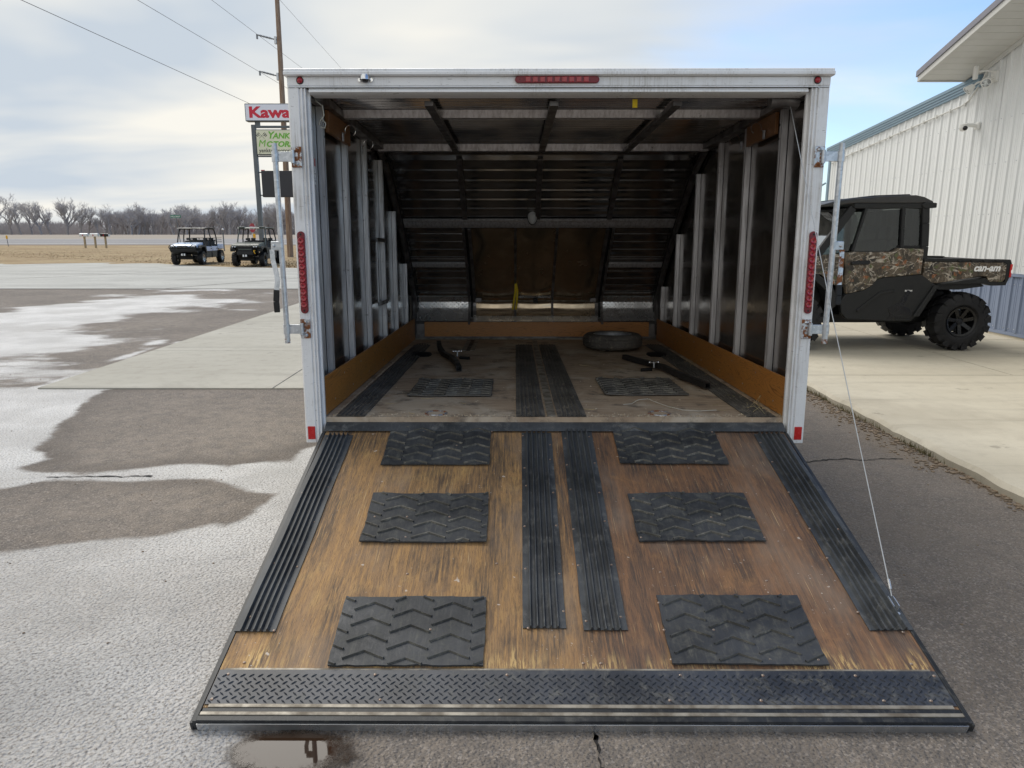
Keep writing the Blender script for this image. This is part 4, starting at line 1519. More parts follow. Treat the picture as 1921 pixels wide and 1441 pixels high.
    MB().disc((0, 0, 0), 0.062, 'y', 20, 0.012).build('lamp_base', M['black_plastic'], dl)
    for z in (0.93, 0.47):
        MB().box(-1.196, -1.184, 1.60, 1.95, z - .014, z + .014).build('wall_bracket', M['dark_alu'], T, bevel=0.002)
    MB().box(-1.198, -1.19, 1.615, 1.65, 0.48, 0.915).build('wall_bracket_stile', M['stud'], T, bevel=0.002)
    st = MB().box(-1.2285, -1.227, 0.115, 0.215, 1.18, 1.31).build('warning_sticker', M['paint_white'], T)
    MB().box(-1.2265, -1.226, 0.116, 0.214, 1.27, 1.309).build('sticker_band', M['stop_red'], st)
    for i in range(6):
        MB().box(-1.2265, -1.226, 0.122, 0.208 - (i % 3) * .012, 1.195 + i * .012, 1.199 + i * .012).build('sticker_line', M['sign_black'], st)
    MB().box(0.372, 0.396, 0.105, 0.108, 1.535, 1.574).build('yellow_tag', M['strap_yellow'], T)
    for s in (-1, 1):
        pts = [(s * 1.185, 0.115, 1.57), (s * 1.150, 0.11, 1.545), (s * 1.145, 0.11, 1.50), (s * 1.165, 0.112, 1.475), (s * 1.172, 0.114, 1.455)]
        if s < 0:
            MB().tube(pts, 0.0035, 6).build('door_wire', M['cord'], T, smooth=60)
            MB().tube([(-1.16, .108, 1.49), (-1.137, .106, 1.462), (-1.142, .106, 1.44), (-1.165, .108, 1.446)], 0.003, 6).build('door_wire', M['cord'], T, smooth=60)
    MB().tube([(1.19, 0.13, 1.565), (1.12, 0.13, 1.575), (1.05, 0.13, 1.57)], 0.035, 10).build('spring_drum', M['dark_alu'], T, smooth=50)
    for s, y in ((-1, 1.93), (1, 2.05), (-1, 3.03), (1, 3.28)):
        zz_ = 1.50 if y < 2.5 else 0.62
        MB().tube([(s * 1.17, y, zz_), (s * 1.15, y + .01, zz_ + .03), (s * 1.13, y + .02, zz_)], 0.012, 6).build('cable_clip', M['black_plastic'], T, smooth=60)

    # ---- the ramp
    RP = MB().box(-1.155, 1.155, -1.70, -0.012, -0.036, 0.0).build('ramp', M['ramp_wood'], T, loc=(0, -0.008, -0.056), rot=(R(17.45), 0, 0))
    RP.scale = (1.012, 0.973, 1.0)
    tag(RP, 'worn plywood ramp with rubber traction mats')
    for s in (-1, 1):
        mb = MB()
        mb.box(*sorted((s * 1.156, s * 1.168)), -1.752, -0.03, -0.04, 0.003)
        mb.box(*sorted((s * 1.1685, s * 1.178)), -1.752, -0.03, -0.046, -0.006)
        mb.build('side_seal', M['black_trim'], RP, bevel=0.0015)
    pl = MB().box(-1.153, 1.153, -1.690, -1.556, 0.0005, 0.0035)
    tread(pl, -1.149, 1.149, -1.687, -1.560, 0.0285, 0.0225, 0.0068, 0.0042, lambda x, y, h: (x, y, 0.0035 + h))
    pl.build('tread_plate', M['plate'], RP, smooth=25)
    for y0, y1, z1, m, xe in ((-1.7035, -1.6905, 0.007, 'alu_dirty', 1.138), (-1.720, -1.704, 0.0045, 'black_trim', 1.152), (-1.733, -1.7205, 0.009, 'alu_dirty', 1.152), (-1.752, -1.7335, 0.0065, 'black_trim', 1.156)):
        MB().box(-xe, xe, y0, y1, -0.03, z1).build('end_trim', M[m], RP, bevel=0.0015)
    MB().box(-1.156, 1.156, -1.757, -1.7525, -0.034, -0.004).build('end_edge', M['alu_bright'], RP, bevel=0.001)
    MB().box(-1.138, 1.138, -1.5555, -1.548, 0.0003, 0.002).build('plate_lip', M['alu_dirty'], RP)
    for i, (x, w, v0, v1) in enumerate(((-1.080, 0.142, 0.075, 1.39), (-0.092, 0.150, 0.050, 1.372), (0.110, 0.152, 0.036, 1.381), (1.072, 0.152, 0.058, 1.378))):
        inst(strip_mesh('traction_strip', w, v1 - v0, 5, 0.019, M['strip_rubber'], 40 + i), 'traction_strip', RP, (x, -v0, 0.001), (0, 0, R((-.5, -.25, .1, .9)[i])))
    for i, (x, v, l, r) in enumerate(((-0.573, 0.178, 0.345, 0.2), (-0.567, 0.750, 0.332, -.2), (-0.556, 1.387, 0.313, 0.3), (0.547, 0.172, 0.336, -.6), (0.550, 0.742, 0.328, 0.3), (0.566, 1.377, 0.317, -.2))):
        inst(chevron_mat('traction_mat', 0.508, l, M['mat_rubber'], 60 + i, i % 3 < 2), 'traction_mat', RP, (x, -v, 0.001), (0, 0, R(r)))
    # screws
    scr = MB().lathe([(0.0004, 0.0012), (0.0015, 0.001), (0.002, 0.0022), (0.0042, 0.002), (0.0055, 0.0)], 'z', 9, closed=False).mesh('screw', M['screw'], 60)
    rr = random.Random(12)
    spots = []
    for x in (-1.13, -1.03, -0.155, -0.03, 0.045, 0.175, 1.012, 1.13):
        for v in (0.12, 0.33, 0.56, 0.80, 1.05, 1.34):
            spots.append((x + rr.uniform(-.006, .006), -v + rr.uniform(-.05, .05), 0.005))
    for cx_ in (-0.565, 0.555):
        for v0, v1 in ((0.03, 0.33), (0.60, 0.90), (1.24, 1.53)):
            for px in (-.235, -.08, .08, .235):
                for py in (0.05, 0.5, 0.95):
                    if rr.random() < 0.55:
                        spots.append((cx_ + px + rr.uniform(-.015, .015), -(v0 + (v1 - v0) * py), 0.0092))
    for x in (-1.10, -0.60, -0.28, 0.02, 0.07, 0.36, 0.75, 1.10):
        spots.append((x + rr.uniform(-.03, .03), -1.525 if abs(x) > 1 or abs(x) < .1 else -1.13 + rr.uniform(-.1, .1), 0.001))
    for x in (-1.10, -0.62, -0.2, 0.3, 0.55, 0.9, 1.10):
        for y in (-1.575, -1.672):
            spots.append((x + rr.uniform(-.05, .05), y, 0.0037))
    for x in (1.147,):
        for y in (-0.2, -0.55, -0.9, -1.15):
            spots.append((x, y, 0.001))
    for p in spots:
        inst(scr, 'screw', RP, p)
    # cable anchor on the ramp edge
    an = MB().box(1.136, 1.160, -1.315, -1.235, 0.001, 0.005).build('cable_anchor', M['galv'], RP, bevel=0.001)
    for x in (1.138, 1.156):
        MB().box(x, x + .003, -1.285, -1.235, 0.005, 0.026).build('anchor_ear', M['galv'], an)
    MB().disc((1.150, -1.303, 0.005), 0.006, 'z', 10, 0.004).build('anchor_bolt', M['galv'], an)
    bpy.context.view_layer.update()
    wm = T.matrix_world.inverted() @ RP.matrix_world
    foot = wm @ Vector((1.149, -1.24, 0.03))
    head = Vector((1.150, 0.13, 1.560))
    mid = head.lerp(foot, 0.5) + Vector((0, 0.006, -0.012))
    cb = MB().tube([head, head.lerp(foot, .25) + Vector((0, .004, -.008)), mid, head.lerp(foot, .75) + Vector((0, .004, -.008)), foot], 0.0022, 6).build('ramp_cable', M['steel_cable'], T, smooth=60)
    d = (foot - head).normalized()
    MB().tube([foot - d * 0.06, foot - d * 0.025], 0.006, 8).build('cable_ferrule', M['alu_bright'], cb, smooth=50)

    # ---- loose dirt on the floor
    rr = random.Random(31)
    mb = MB()
    for k in range(2600):
        w = rr.random()
        if w < .4:
            x, y = -1.15 + abs(rr.gauss(0, .04)), rr.uniform(0.03, 2.2)
        elif w < .7:
            x, y = 1.155 - abs(rr.gauss(0, .03)), rr.uniform(0.03, 2.2)
        elif w < .93:
            x, y = rr.uniform(-1.17, 1.17), 0.02 + abs(rr.gauss(0, .035))
        else:
            x, y = rr.uniform(-1.1, 1.1), rr.uniform(.1, 2.8)
        r = rr.uniform(0.002, 0.0085)
        a = rr.uniform(0, 3.14)
        c, s = math.cos(a) * r, math.sin(a) * r
        h = rr.uniform(.001, .005)
        mb.add([(x - c, y - s, .001), (x + s * .6, y - c * .6, .001), (x + c, y + s, .001), (x - s * .6, y + c * .6, .001), (x, y, .002 + h)], [(0, 1, 4), (1, 2, 4), (2, 3, 4), (3, 0, 4)])
    tag(mb.build('floor_chips', M['chips'], T), None, None, None, 'stuff')
    mb = MB()
    for k in range(70):
        x = 1.165 - abs(rr.gauss(0, .06)) if rr.random() < .6 else rr.uniform(-1.1, 1.1)
        y = rr.uniform(0.04, .5) if rr.random() < .5 else rr.uniform(1.2, 1.9)
        a = rr.uniform(0, 6.28)
        l = rr.uniform(.03, .11)
        z = rr.uniform(.004, .05) if x > 1.1 else .004
        mb.tube([(x, y, .004), (x + math.cos(a) * l * .5, y + math.sin(a) * l * .5, z), (min(1.168, x + math.cos(a) * l), y + math.sin(a) * l, .005)], 0.0012, 3, cap=False)
    tag(mb.build('floor_straw', M['straw'], T), None, None, None, 'stuff')
    return T


def loose_things(T):
    W = T.matrix_basis if False else Matrix.Translation(T.location) @ T.rotation_euler.to_matrix().to_4x4()

    def place(name, x, y, z, rz=0.0):
        e = empty(name)
        e.matrix_world = W @ Matrix.Translation((x, y, z)) @ Matrix.Rotation(rz, 4, 'Z')
        return e

    # spare tyre lying flat
    e = place('spare_wheel', 0.655, 2.66, 0.012)
    tag(e, 'dusty spare trailer tyre lying flat on the trailer floor', 'tyre')
    e.scale = (1, 1, 0.86)
    prof = [(0.155, 0.02), (0.19, 0.005), (0.232, 0.012), (0.252, 0.028), (0.258, 0.040), (0.254, 0.044), (0.254, 0.050), (0.260, 0.054), (0.261, 0.072), (0.256, 0.075), (0.256, 0.081),
            (0.261, 0.084), (0.260, 0.102), (0.254, 0.106), (0.254, 0.112), (0.258, 0.116), (0.250, 0.130), (0.228, 0.150), (0.19, 0.155), (0.16, 0.142), (0.152, 0.125)]
    MB().lathe(prof, 'z', 48).build('tyre', M['old_rubber'], e, smooth=35)
    MB().lathe([(0.153, 0.02), (0.150, 0.138), (0.162, 0.150), (0.168, 0.148), (0.158, 0.13), (0.158, 0.03)], 'z', 36).build('rim', M['galv'], e, smooth=40)
    MB().lathe([(0.03, 0.06), (0.06, 0.075), (0.10, 0.06), (0.149, 0.085), (0.149, 0.078), (0.10, 0.05), (0.03, 0.05)], 'z', 36).build('wheel_disc', M['galv'], e, smooth=40)

    # ski hold-down bars
    def hold_down(name, pts, label, clampat, sgn):
        p0 = Vector(pts[0])
        e = place(name, p0.x, p0.y, 0.001)
        tag(e, label, 'bar', 'ski hold-down bars on the trailer floor')
        mb = MB()
        q = [Vector(p) - Vector((p0.x, p0.y, 0)) for p in pts]
        up = Vector((0, 0, 1))
        rings = []
        for i, p in enumerate(q):
            t = (q[min(i + 1, len(q) - 1)] - q[max(i - 1, 0)]).normalized()
            s = t.cross(up).normalized() * 0.018
            u = Vector((0, 0, 0.018))
            rings.append([p - s - u, p + s - u, p + s + u, p - s + u])
        v = [c for r in rings for c in r]
        f = []
        for i in range(len(rings) - 1):
            for k in range(4):
                f.append((i * 4 + k, i * 4 + (k + 1) % 4, i * 4 + 4 + (k + 1) % 4, i * 4 + 4 + k))
        mb.add(v, f)
        # inner faces so that the open tube ends show their hollow
        for end in (0, len(rings) - 1):
            c = sum(rings[end], Vector()) / 4
            inn = [c + (p - c) * 0.8 for p in rings[end]]
            dirv = (q[1] - q[0]).normalized() if end == 0 else (q[-2] - q[-1]).normalized()
            deep = [p + dirv * 0.06 for p in inn]
            vv = rings[end] + inn + deep
            mb.add(vv, [(k, (k + 1) % 4, 4 + (k + 1) % 4, 4 + k) for k in range(4)] + [(4 + k, 4 + (k + 1) % 4, 8 + (k + 1) % 4, 8 + k) for k in range(4)] + [(8, 9, 10, 11)])
        mb.build('bar', M['black_steel'], e)
        c = Vector(clampat) - Vector((p0.x, p0.y, 0))
        MB().tube([(c.x, c.y, 0.02), (c.x, c.y, 0.062)], 0.007, 8).build('clamp_bolt', M['galv'], e, smooth=50)
        k = MB().tube([(c.x - .03, c.y, 0.060), (c.x + .03, c.y + .01, 0.060)], 0.006, 8).build('clamp_handle', M['chrome'], e, smooth=50)
        for s in (-1, 1):
            MB().lathe([(0.0005, -.011), (.008, -.008), (.011, 0), (.008, .008), (.0005, .011)], 'x', 10, (c.x + s * .032, c.y + s * .005, 0.060), closed=False).build('handle_knob', M['chrome'], k, smooth=60)
        MB().tube([(c.x + sgn * .02, c.y - .02, 0.012), (c.x + sgn * .10, c.y - .05, 0.012)], 0.012, 8).build('clamp_foot', M['black_plastic'], e, smooth=50)
        return e

    hold_down('hold_down_bar', [(-0.86, 2.52, 0.075), (-0.835, 2.36, 0.05), (-0.79, 2.2, 0.026), (-0.70, 1.95, 0.026), (-0.645, 1.72, 0.026), (-0.60, 1.42, 0.026)],
              'bent black square-tube hold-down bar on the floor with chrome clamp, away from the tyre', (-0.665, 2.08, 0), 1)
    hold_down('hold_down_bar', [(0.665, 2.02, 0.026), (0.76, 1.76, 0.026), (0.86, 1.48, 0.030), (0.895, 1.20, 0.03), (0.93, 1.00, 0.03), (0.985, 0.74, 0.03)],
              'long black hold-down bar lying across the ribbed strip near the spare tyre', (0.80, 1.50, 0), -1)
    # yellow strap hanging on the hatch
    e = place('strap', -0.195, 3.30, 0.50)
    tag(e, 'bright yellow webbing strap hanging inside the nose hatch', 'strap')
    for dx in (0.0, 0.02):
        mb = MB()
        pts = [(0, -0.0, 0.06), (-0.004 + dx, -0.005, -0.02), (-0.018 + dx * 1.4, 0.0, -0.12), (-0.03 + dx * 1.6, 0.02, -0.20)]
        for a, b in zip(pts[:-1], pts[1:]):
            mb.bar(a, b, 0.018, 0.002, (0, -1, 0))
        mb.build('webbing', M['strap_yellow'], e)
    MB().tube([(0, -.005, 0.055), (0.004, -.01, 0.085), (-0.004, -.01, 0.105)], 0.004, 6).build('hook', M['galv'], e, smooth=50)
    # cord
    pts = [(0.40, 0.30, 0.006), (0.45, 0.33, 0.004), (0.50, 0.40, 0.012), (0.56, 0.43, 0.012), (0.60, 0.36, 0.004), (0.64, 0.26, 0.004), (0.70, 0.17, 0.004), (0.78, 0.145, 0.004), (0.88, 0.165, 0.005)]
    e = place('cord', 0.4, 0.3, 0.0)
    e2 = MB().tube([(p[0] - .4, p[1] - .3, p[2]) for p in pts], 0.0018, 5).build('cord_length', M['cord'], e, smooth=60)
    tag(e, 'thin off-white cord trailing over the floor near the ramp', 'cord')


M['skin_hatch'] = simple('hatch_sheet', (0.50, 0.41, 0.30), (0.40, 0.32, 0.225), 5, 0.18, 0.9)  # brown reflection of the kick boards is put into this tint
M['tread_bright'] = simple('bright_tread_plate', (0.72, 0.72, 0.72), (0.5, 0.5, 0.5), 9, 0.28, 0.9)
TR = trailer()
loose_things(TR)


# ------------------------------------------------------------------ metal-clad building
def rib_section(y0, y1, first, pitch=0.2155):
    """(y, out) points of ribbed cladding between y0 and y1; out is how far it stands off the wall"""
    pts = []
    k = math.floor((y0 - first) / pitch) - 1
    while first + k * pitch < y1 + pitch:
        c = first + k * pitch
        for dy, o in ((-0.030, 0.0), (-0.013, 0.019), (0.013, 0.019), (0.030, 0.0), (0.083, 0.0), (0.090, 0.004), (0.098, 0.0), (0.120, 0.0), (0.127, 0.004), (0.135, 0.0)):
            pts.append((c + dy, o))
        k += 1
    inside = [p for p in pts if y0 + 1e-4 < p[0] < y1 - 1e-4]

    def at(y):
        for a, b in zip(pts[:-1], pts[1:]):
            if a[0] <= y <= b[0]:
                return a[1] + (b[1] - a[1]) * (y - a[0]) / (b[0] - a[0] + 1e-9)
        return 0.0
    return [(y0, at(y0))] + inside + [(y1, at(y1))]


def building():
    XB = 6.80
    B = empty('metal_building', (XB, 9.0, 0.07))
    tag(B, 'white ribbed steel building with blue wainscot and overhanging soffit beyond the camouflage buggy', 'building')
    P = lambda x, y, z: (x - XB, y - 9.0, z - 0.07)

    def top(y):
        return 3.575 - 0.0915 * (y - 11.03) if y > 11.06 else 3.80 + 0.285 * (11.06 - y)

    first, pitch = 9.81, 0.2155
    edges = []
    y = first - pitch * 0.5 - pitch * 4 * 8
    while y < 15.9:
        edges.append(y)
        y += pitch * 4
    edges = [e for e in edges if e > 2.0] + [15.95]
    for y0, y1 in zip(edges[:-1], edges[1:]):
        for name, zb, zt, mat in (('wall_panel', 0.945, None, 'siding'), ('wainscot_panel', 0.16, 0.90, 'wainscot')):
            cuts = [y0, y1]
            if zt is None and y0 < 11.06 < y1:
                cuts = [y0, 11.058, 11.062, y1]
            for ya, yb in zip(cuts[:-1], cuts[1:]):
                sec = rib_section(ya, yb, first, pitch)
                v, f = [], []
                for yy, o in sec:
                    lap = 0.003 * (edges.index(y0) % 2)
                    v += [P(XB - o - lap, yy, zb), P(XB - o - lap, yy, zt if zt else top(yy))]
                for i in range(len(sec) - 1):
                    f.append((2 * i, 2 * i + 2, 2 * i + 3, 2 * i + 1))
                if yb - ya > 0.01:
                    MB().add(v, f).build(name, M[mat], B)
    # body behind the cladding
    MB().prism([(2.0 - 9, 0.0), (15.94 - 9, 0.0), (15.94 - 9, top(15.94) - .08), (11.06 - 9, 3.49), (11.05 - 9, 3.72), (2 - 9, top(2.0) - .07)], 'x', 0.02, 9.0).build('wall_core', M['siding'], B)
    MB().box(*sorted((-0.012, 0.02)), 2 - 9, 15.95 - 9, 0.04, 0.088).build('base_trim', M['wainscot'], B)
    MB().box(-0.004, 0.02, 2 - 9, 15.95 - 9, -0.06, 0.036).build('footing', M['concrete_pad'], B)
    MB().box(-0.026, 0.02, 2 - 9, 15.95 - 9, 0.835, 0.872).build('wainscot_trim', M['wainscot'], B)
    MB().box(-0.03, 0.03, 15.951 - 9, 16.03 - 9, 0.03, 3.10).build('corner_trim', M['blue_trim'], B)
    # cladding screws
    sc = MB()
    for z in (1.75, 2.45, 3.05, 1.05, 0.13 + .07, 0.80):
        yy = first - pitch * 30 + 0.05
        while yy < 15.8:
            if z < top(yy) - .1:
                p = P(XB - 0.001, yy, z)
                sc.disc(p, 0.007, 'x', 5, -0.006)
                if int(round((yy - first) / pitch)) % 4 == 0:
                    p = P(XB - 0.001, yy - .10, z)
                    sc.disc(p, 0.007, 'x', 5, -0.006)
            yy += pitch
    tag(sc.build('cladding_screws', M['galv'], B), None, None, None, 'stuff')
    # lower roof edge, stepped blue trim following the shallow pitch
    y0, y1 = 11.03, 16.08
    for k, (o, h0, h1) in enumerate(((0.075, 0.115, 0.165), (0.065, 0.075, 0.114), (0.055, 0.036, 0.074), (0.045, 0.0, 0.035))):
        za, zb_ = top(11.07) + 0.0, top(y1)
        MB().prism([(y0 - 9, za + h0 - .07), (y1 - 9, zb_ + h0 - .07), (y1 - 9, zb_ + h1 - .07), (y0 - 9, za + h1 - .07)], 'x', -o, 0.03).build('rake_trim', M['blue_trim'], B, bevel=0.004)
    MB().prism([(y0 - 9, top(11.07) + .03), (y1 - 9, top(y1) + .03), (y1 - 9, top(y1) + .09), (y0 - 9, top(11.07) + .09)], 'x', 0.03, 9.0).build('low_roof', M['blue_trim'], B)
    # upper roof with overhang
    OV, S = 0.78, 0.285
    yl, yh = 11.37, 1.5
    zl = 3.695

    def zb(y):
        return zl + S * (yl - y)

    def band(x0, x1, o0, o1, name, mat, ya=yl, yb=yh, bev=0.004):
        return MB().prism([(ya - 9, zb(ya) + o0 - .07), (yb - 9, zb(yb) + o0 - .07), (yb - 9, zb(yb) + o1 - .07), (ya - 9, zb(ya) + o1 - .07)], 'x', x0, x1).build(name, M[mat], B, bevel=bev)

    band(-OV, -OV + .03, 0.0, 0.078, 'fascia', 'soffit')
    band(-OV - .018, -OV + .03, 0.0785, 0.165, 'gutter_trim', 'grey_fascia', yl + .02)
    band(-OV + .031, 9.0, 0.10, 0.16, 'upper_roof', 'grey_fascia', yl - .005)
    MB().box(-OV + .031, 0.02, yl - 9 - .03, yl - 9 + .001, zb(yl) - .07, zb(yl) - .07 + .17).build('eave_fascia', M['soffit'], B)
    y = yl - 0.04
    while y > 2.2:
        band(-OV + .032, -0.024, 0.012, 0.026, 'soffit_board', 'soffit', y, y - 0.146, 0.0)
        y -= 0.152
    band(-OV + .032, -0.024, 0.030, 0.034, 'soffit_backing', 'joint', yl - .04, 2.0, 0.0)
    band(-0.05, -0.0205, -0.045, 0.011, 'soffit_mould', 'soffit', 11.2, 2.0, 0.002)
    # conduit below the rake and down to the floodlight
    pts = [P(XB - .035, 15.85, top(15.85) - .19)]
    for k in range(9):
        yy = 15.0 - k * 0.45
        pts.append(P(XB - .035, yy, top(yy) - .17))
    pts += [P(XB - .035, 11.25, 3.42), P(XB - .035, 11.02, 3.62), P(XB - .035, 10.86, 3.82), P(XB - .035, 10.4, 3.95), P(XB - .035, 9.9, 4.06), P(XB - .035, 9.0, 4.3)]
    MB().tube(pts, 0.012, 8).build('conduit', M['soffit'], B, smooth=50)
    for k in range(12):
        yy = 15.3 - k * 0.36
        MB().box(-.05, -.018, yy - 9 - .012, yy - 9 + .012, top(yy) - .07 - .20, top(yy) - .07 - .145).build('conduit_clip', M['soffit'], B)
    # gooseneck of the far downpipe
    MB().tube([P(XB - .05, 16.02, 2.55), P(XB - .35, 16.1, 2.35), P(XB - .36, 16.1, 2.3)], 0.02, 8).build('overflow_pipe', M['blue_trim'], B, smooth=50)

    # security camera
    c = empty('security_camera', P(XB - .02, 10.98, 3.02))
    c.location = (XB - .02, 10.98, 3.02)
    tag(c, 'small white security camera mounted on the ribbed wall', 'camera')
    MB().box(-0.03, 0.0, -0.05, 0.05, -0.05, 0.05).build('mount_plate', M['white_plastic'], c, bevel=0.012)
    MB().tube([(-0.02, 0, 0.0), (-0.10, 0.01, 0.012), (-0.18, 0.02, 0.01)], [0.03, 0.028, 0.03], 10).build('arm', M['white_plastic'], c, smooth=50)
    MB().lathe([(0.001, -0.075), (0.03, -0.07), (0.055, -0.045), (0.058, -0.01), (0.058, 0.02), (0.03, 0.03), (0.001, 0.03)], 'z', 20, (-0.2, 0.02, -0.0), closed=False).build('housing', M['white_plastic'], c, smooth=50)
    MB().lathe([(0.001, -0.04), (0.02, -0.035), (0.033, -0.01), (0.034, 0.0)], 'y', 16, (-0.205, -0.025, -0.035), closed=False).build('lens', M['lens_black'], c, smooth=50)
    # floodlight with two heads
    c = empty('floodlight', (XB - .02, 10.72, 3.66))
    tag(c, 'white twin-head floodlight with sensor under the soffit', 'floodlight')
    MB().box(-0.035, 0.0, -0.07, 0.07, -0.09, 0.06).build('back_box', M['white_plastic'], c, bevel=0.01)
    MB().tube([(-0.03, 0.0, 0.05), (-0.12, 0.03, 0.07), (-0.22, 0.08, 0.06)], 0.014, 8).build('arm', M['white_plastic'], c, smooth=50)
    MB().box(-0.27, -0.22, 0.05, 0.11, -0.04, 0.14).build('sensor_panel', M['white_plastic'], c, bevel=0.01)
    for k, (dx, dy, dz, tl) in enumerate(((-0.12, 0.02, -0.06, (-.4, -.75, -.5)), (-0.24, 0.10, -0.12, (-.75, .2, -.7)))):
        d = Vector(tl).normalized()
        a = Vector((dx, dy, dz))
        h = MB().tube([a, a + d * .03, a + d * .09, a + d * .105], [0.035, 0.045, 0.065, 0.068], 16).build('lamp_head', M['white_plastic'], c, smooth=50)
        MB().tube([a + d * .1055, a + d * .108], [0.056, 0.05], 16).build('lamp_lens', M['lamp_lens'], h, smooth=50)
    MB().tube([(-.03, 0, -.03), (-.12, .02, -.06)], 0.015, 8).build('neck', M['white_plastic'], c, smooth=50)
    MB().tube([(-.1, .02, -.05), (-.2, .09, -.08), (-.24, .10, -.12)], 0.012, 8).build('neck', M['white_plastic'], c, smooth=50)
    return B


building()


# ------------------------------------------------------------------ wheels and buggies
def wheel_meshes(rad, wid, rim_r, lugs, spokes, tyremat, rimmat):
    """tyre and rim turning about y, outer face towards +y"""
    h = wid / 2
    tm = MB()
    rb = rad - 0.022
    tm.lathe([(rim_r, -h * .72), (rim_r + .03, -h * .95), (rb - .06, -h), (rb - .012, -h * .82), (rb, -h * .4), (rb + .003, 0), (rb, h * .4), (rb - .012, h * .82), (rb - .06, h), (rim_r + .03, h * .95), (rim_r, h * .72)], 'y', 40)
    for i in range(lugs):
        for row, (ya, yb, tw) in enumerate(((-h * 1.0, -h * .10, .5), (h * .08, h * 1.0, 0))):
            a = 2 * math.pi * (i + tw) / lugs
            da = math.pi / lugs * 0.62
            v = []
            for y, sk in ((ya, 0.0), (yb, 0.10)):
                for ang in (a - da + sk, a + da + sk):
                    for r in (rb - (0.05 if abs(y) > h * .9 else .012), rad - (0.014 if abs(y) > h * .9 else 0)):
                        v.append((r * math.cos(ang), y, r * math.sin(ang)))
            tm.add(v, [(0, 1, 3, 2), (4, 6, 7, 5), (1, 5, 7, 3), (0, 4, 5, 1), (2, 3, 7, 6)])
        # side biters on the shoulder
        for s in (-1, 1):
            a = 2 * math.pi * (i + .25) / lugs
            v = []
            for r, e in ((rb - .075, .004), (rb - .028, .012)):
                for ang in (a - .06, a + .05):
                    v.append((r * math.cos(ang), s * (h + e - (.012 if r > rb - .05 else 0)), r * math.sin(ang)))
            v += [(x * .995, y * .9, z * .995) for x, y, z in v]
            tm.add(v, [(0, 1, 3, 2), (0, 4, 5, 1), (2, 3, 7, 6), (0, 2, 6, 4), (1, 5, 7, 3)])
    tme = tm.mesh('tyre', tyremat, 35)
    rm = MB()
    rm.lathe([(rim_r + .012, h * .78), (rim_r + .006, h * .86), (rim_r - .018, h * .80), (rim_r - .022, h * .2), (rim_r - .022, -h * .7), (rim_r + .004, -h * .75)], 'y', 40)
    rm.lathe([(0.001, h * .55), (0.035, h * .55), (0.048, h * .46), (0.055, h * .30), (0.055, h * .1), (0.001, h * .1)], 'y', 24, closed=False)
    for k in range(spokes):
        a = 2 * math.pi * k / spokes + .2
        c, s = math.cos(a), math.sin(a)
        p, q = Vector((0.04 * c, h * .40, 0.04 * s)), Vector(((rim_r - .01) * c, h * .62, (rim_r - .01) * s))
        rm.bar(p, q, 0.042, 0.03, (0, 1, 0))
        l = 2 * math.pi * (k + .5) / spokes + .2
        if k < 5:
            l = 2 * math.pi * k / 5
            rm.disc((0.036 * math.cos(l), h * .52, 0.036 * math.sin(l)), 0.007, 'y', 6, 0.014)
    rm.disc((0, -h * .3, 0), rim_r * .78, 'y', 24, 0.02)
    rme = rm.mesh('rim', rimmat, 35)
    return tme, rme


def put_wheel(parent, meshes, loc, side, spin=0.0):
    w = empty('wheel')
    w.parent = parent
    w.location = loc
    w.rotation_euler = (0, 0, 0 if side > 0 else R(180))
    inst(meshes[0], 'tyre', w, rot=(0, spin, 0))
    inst(meshes[1], 'rim', w, rot=(0, spin, 0))
    return w


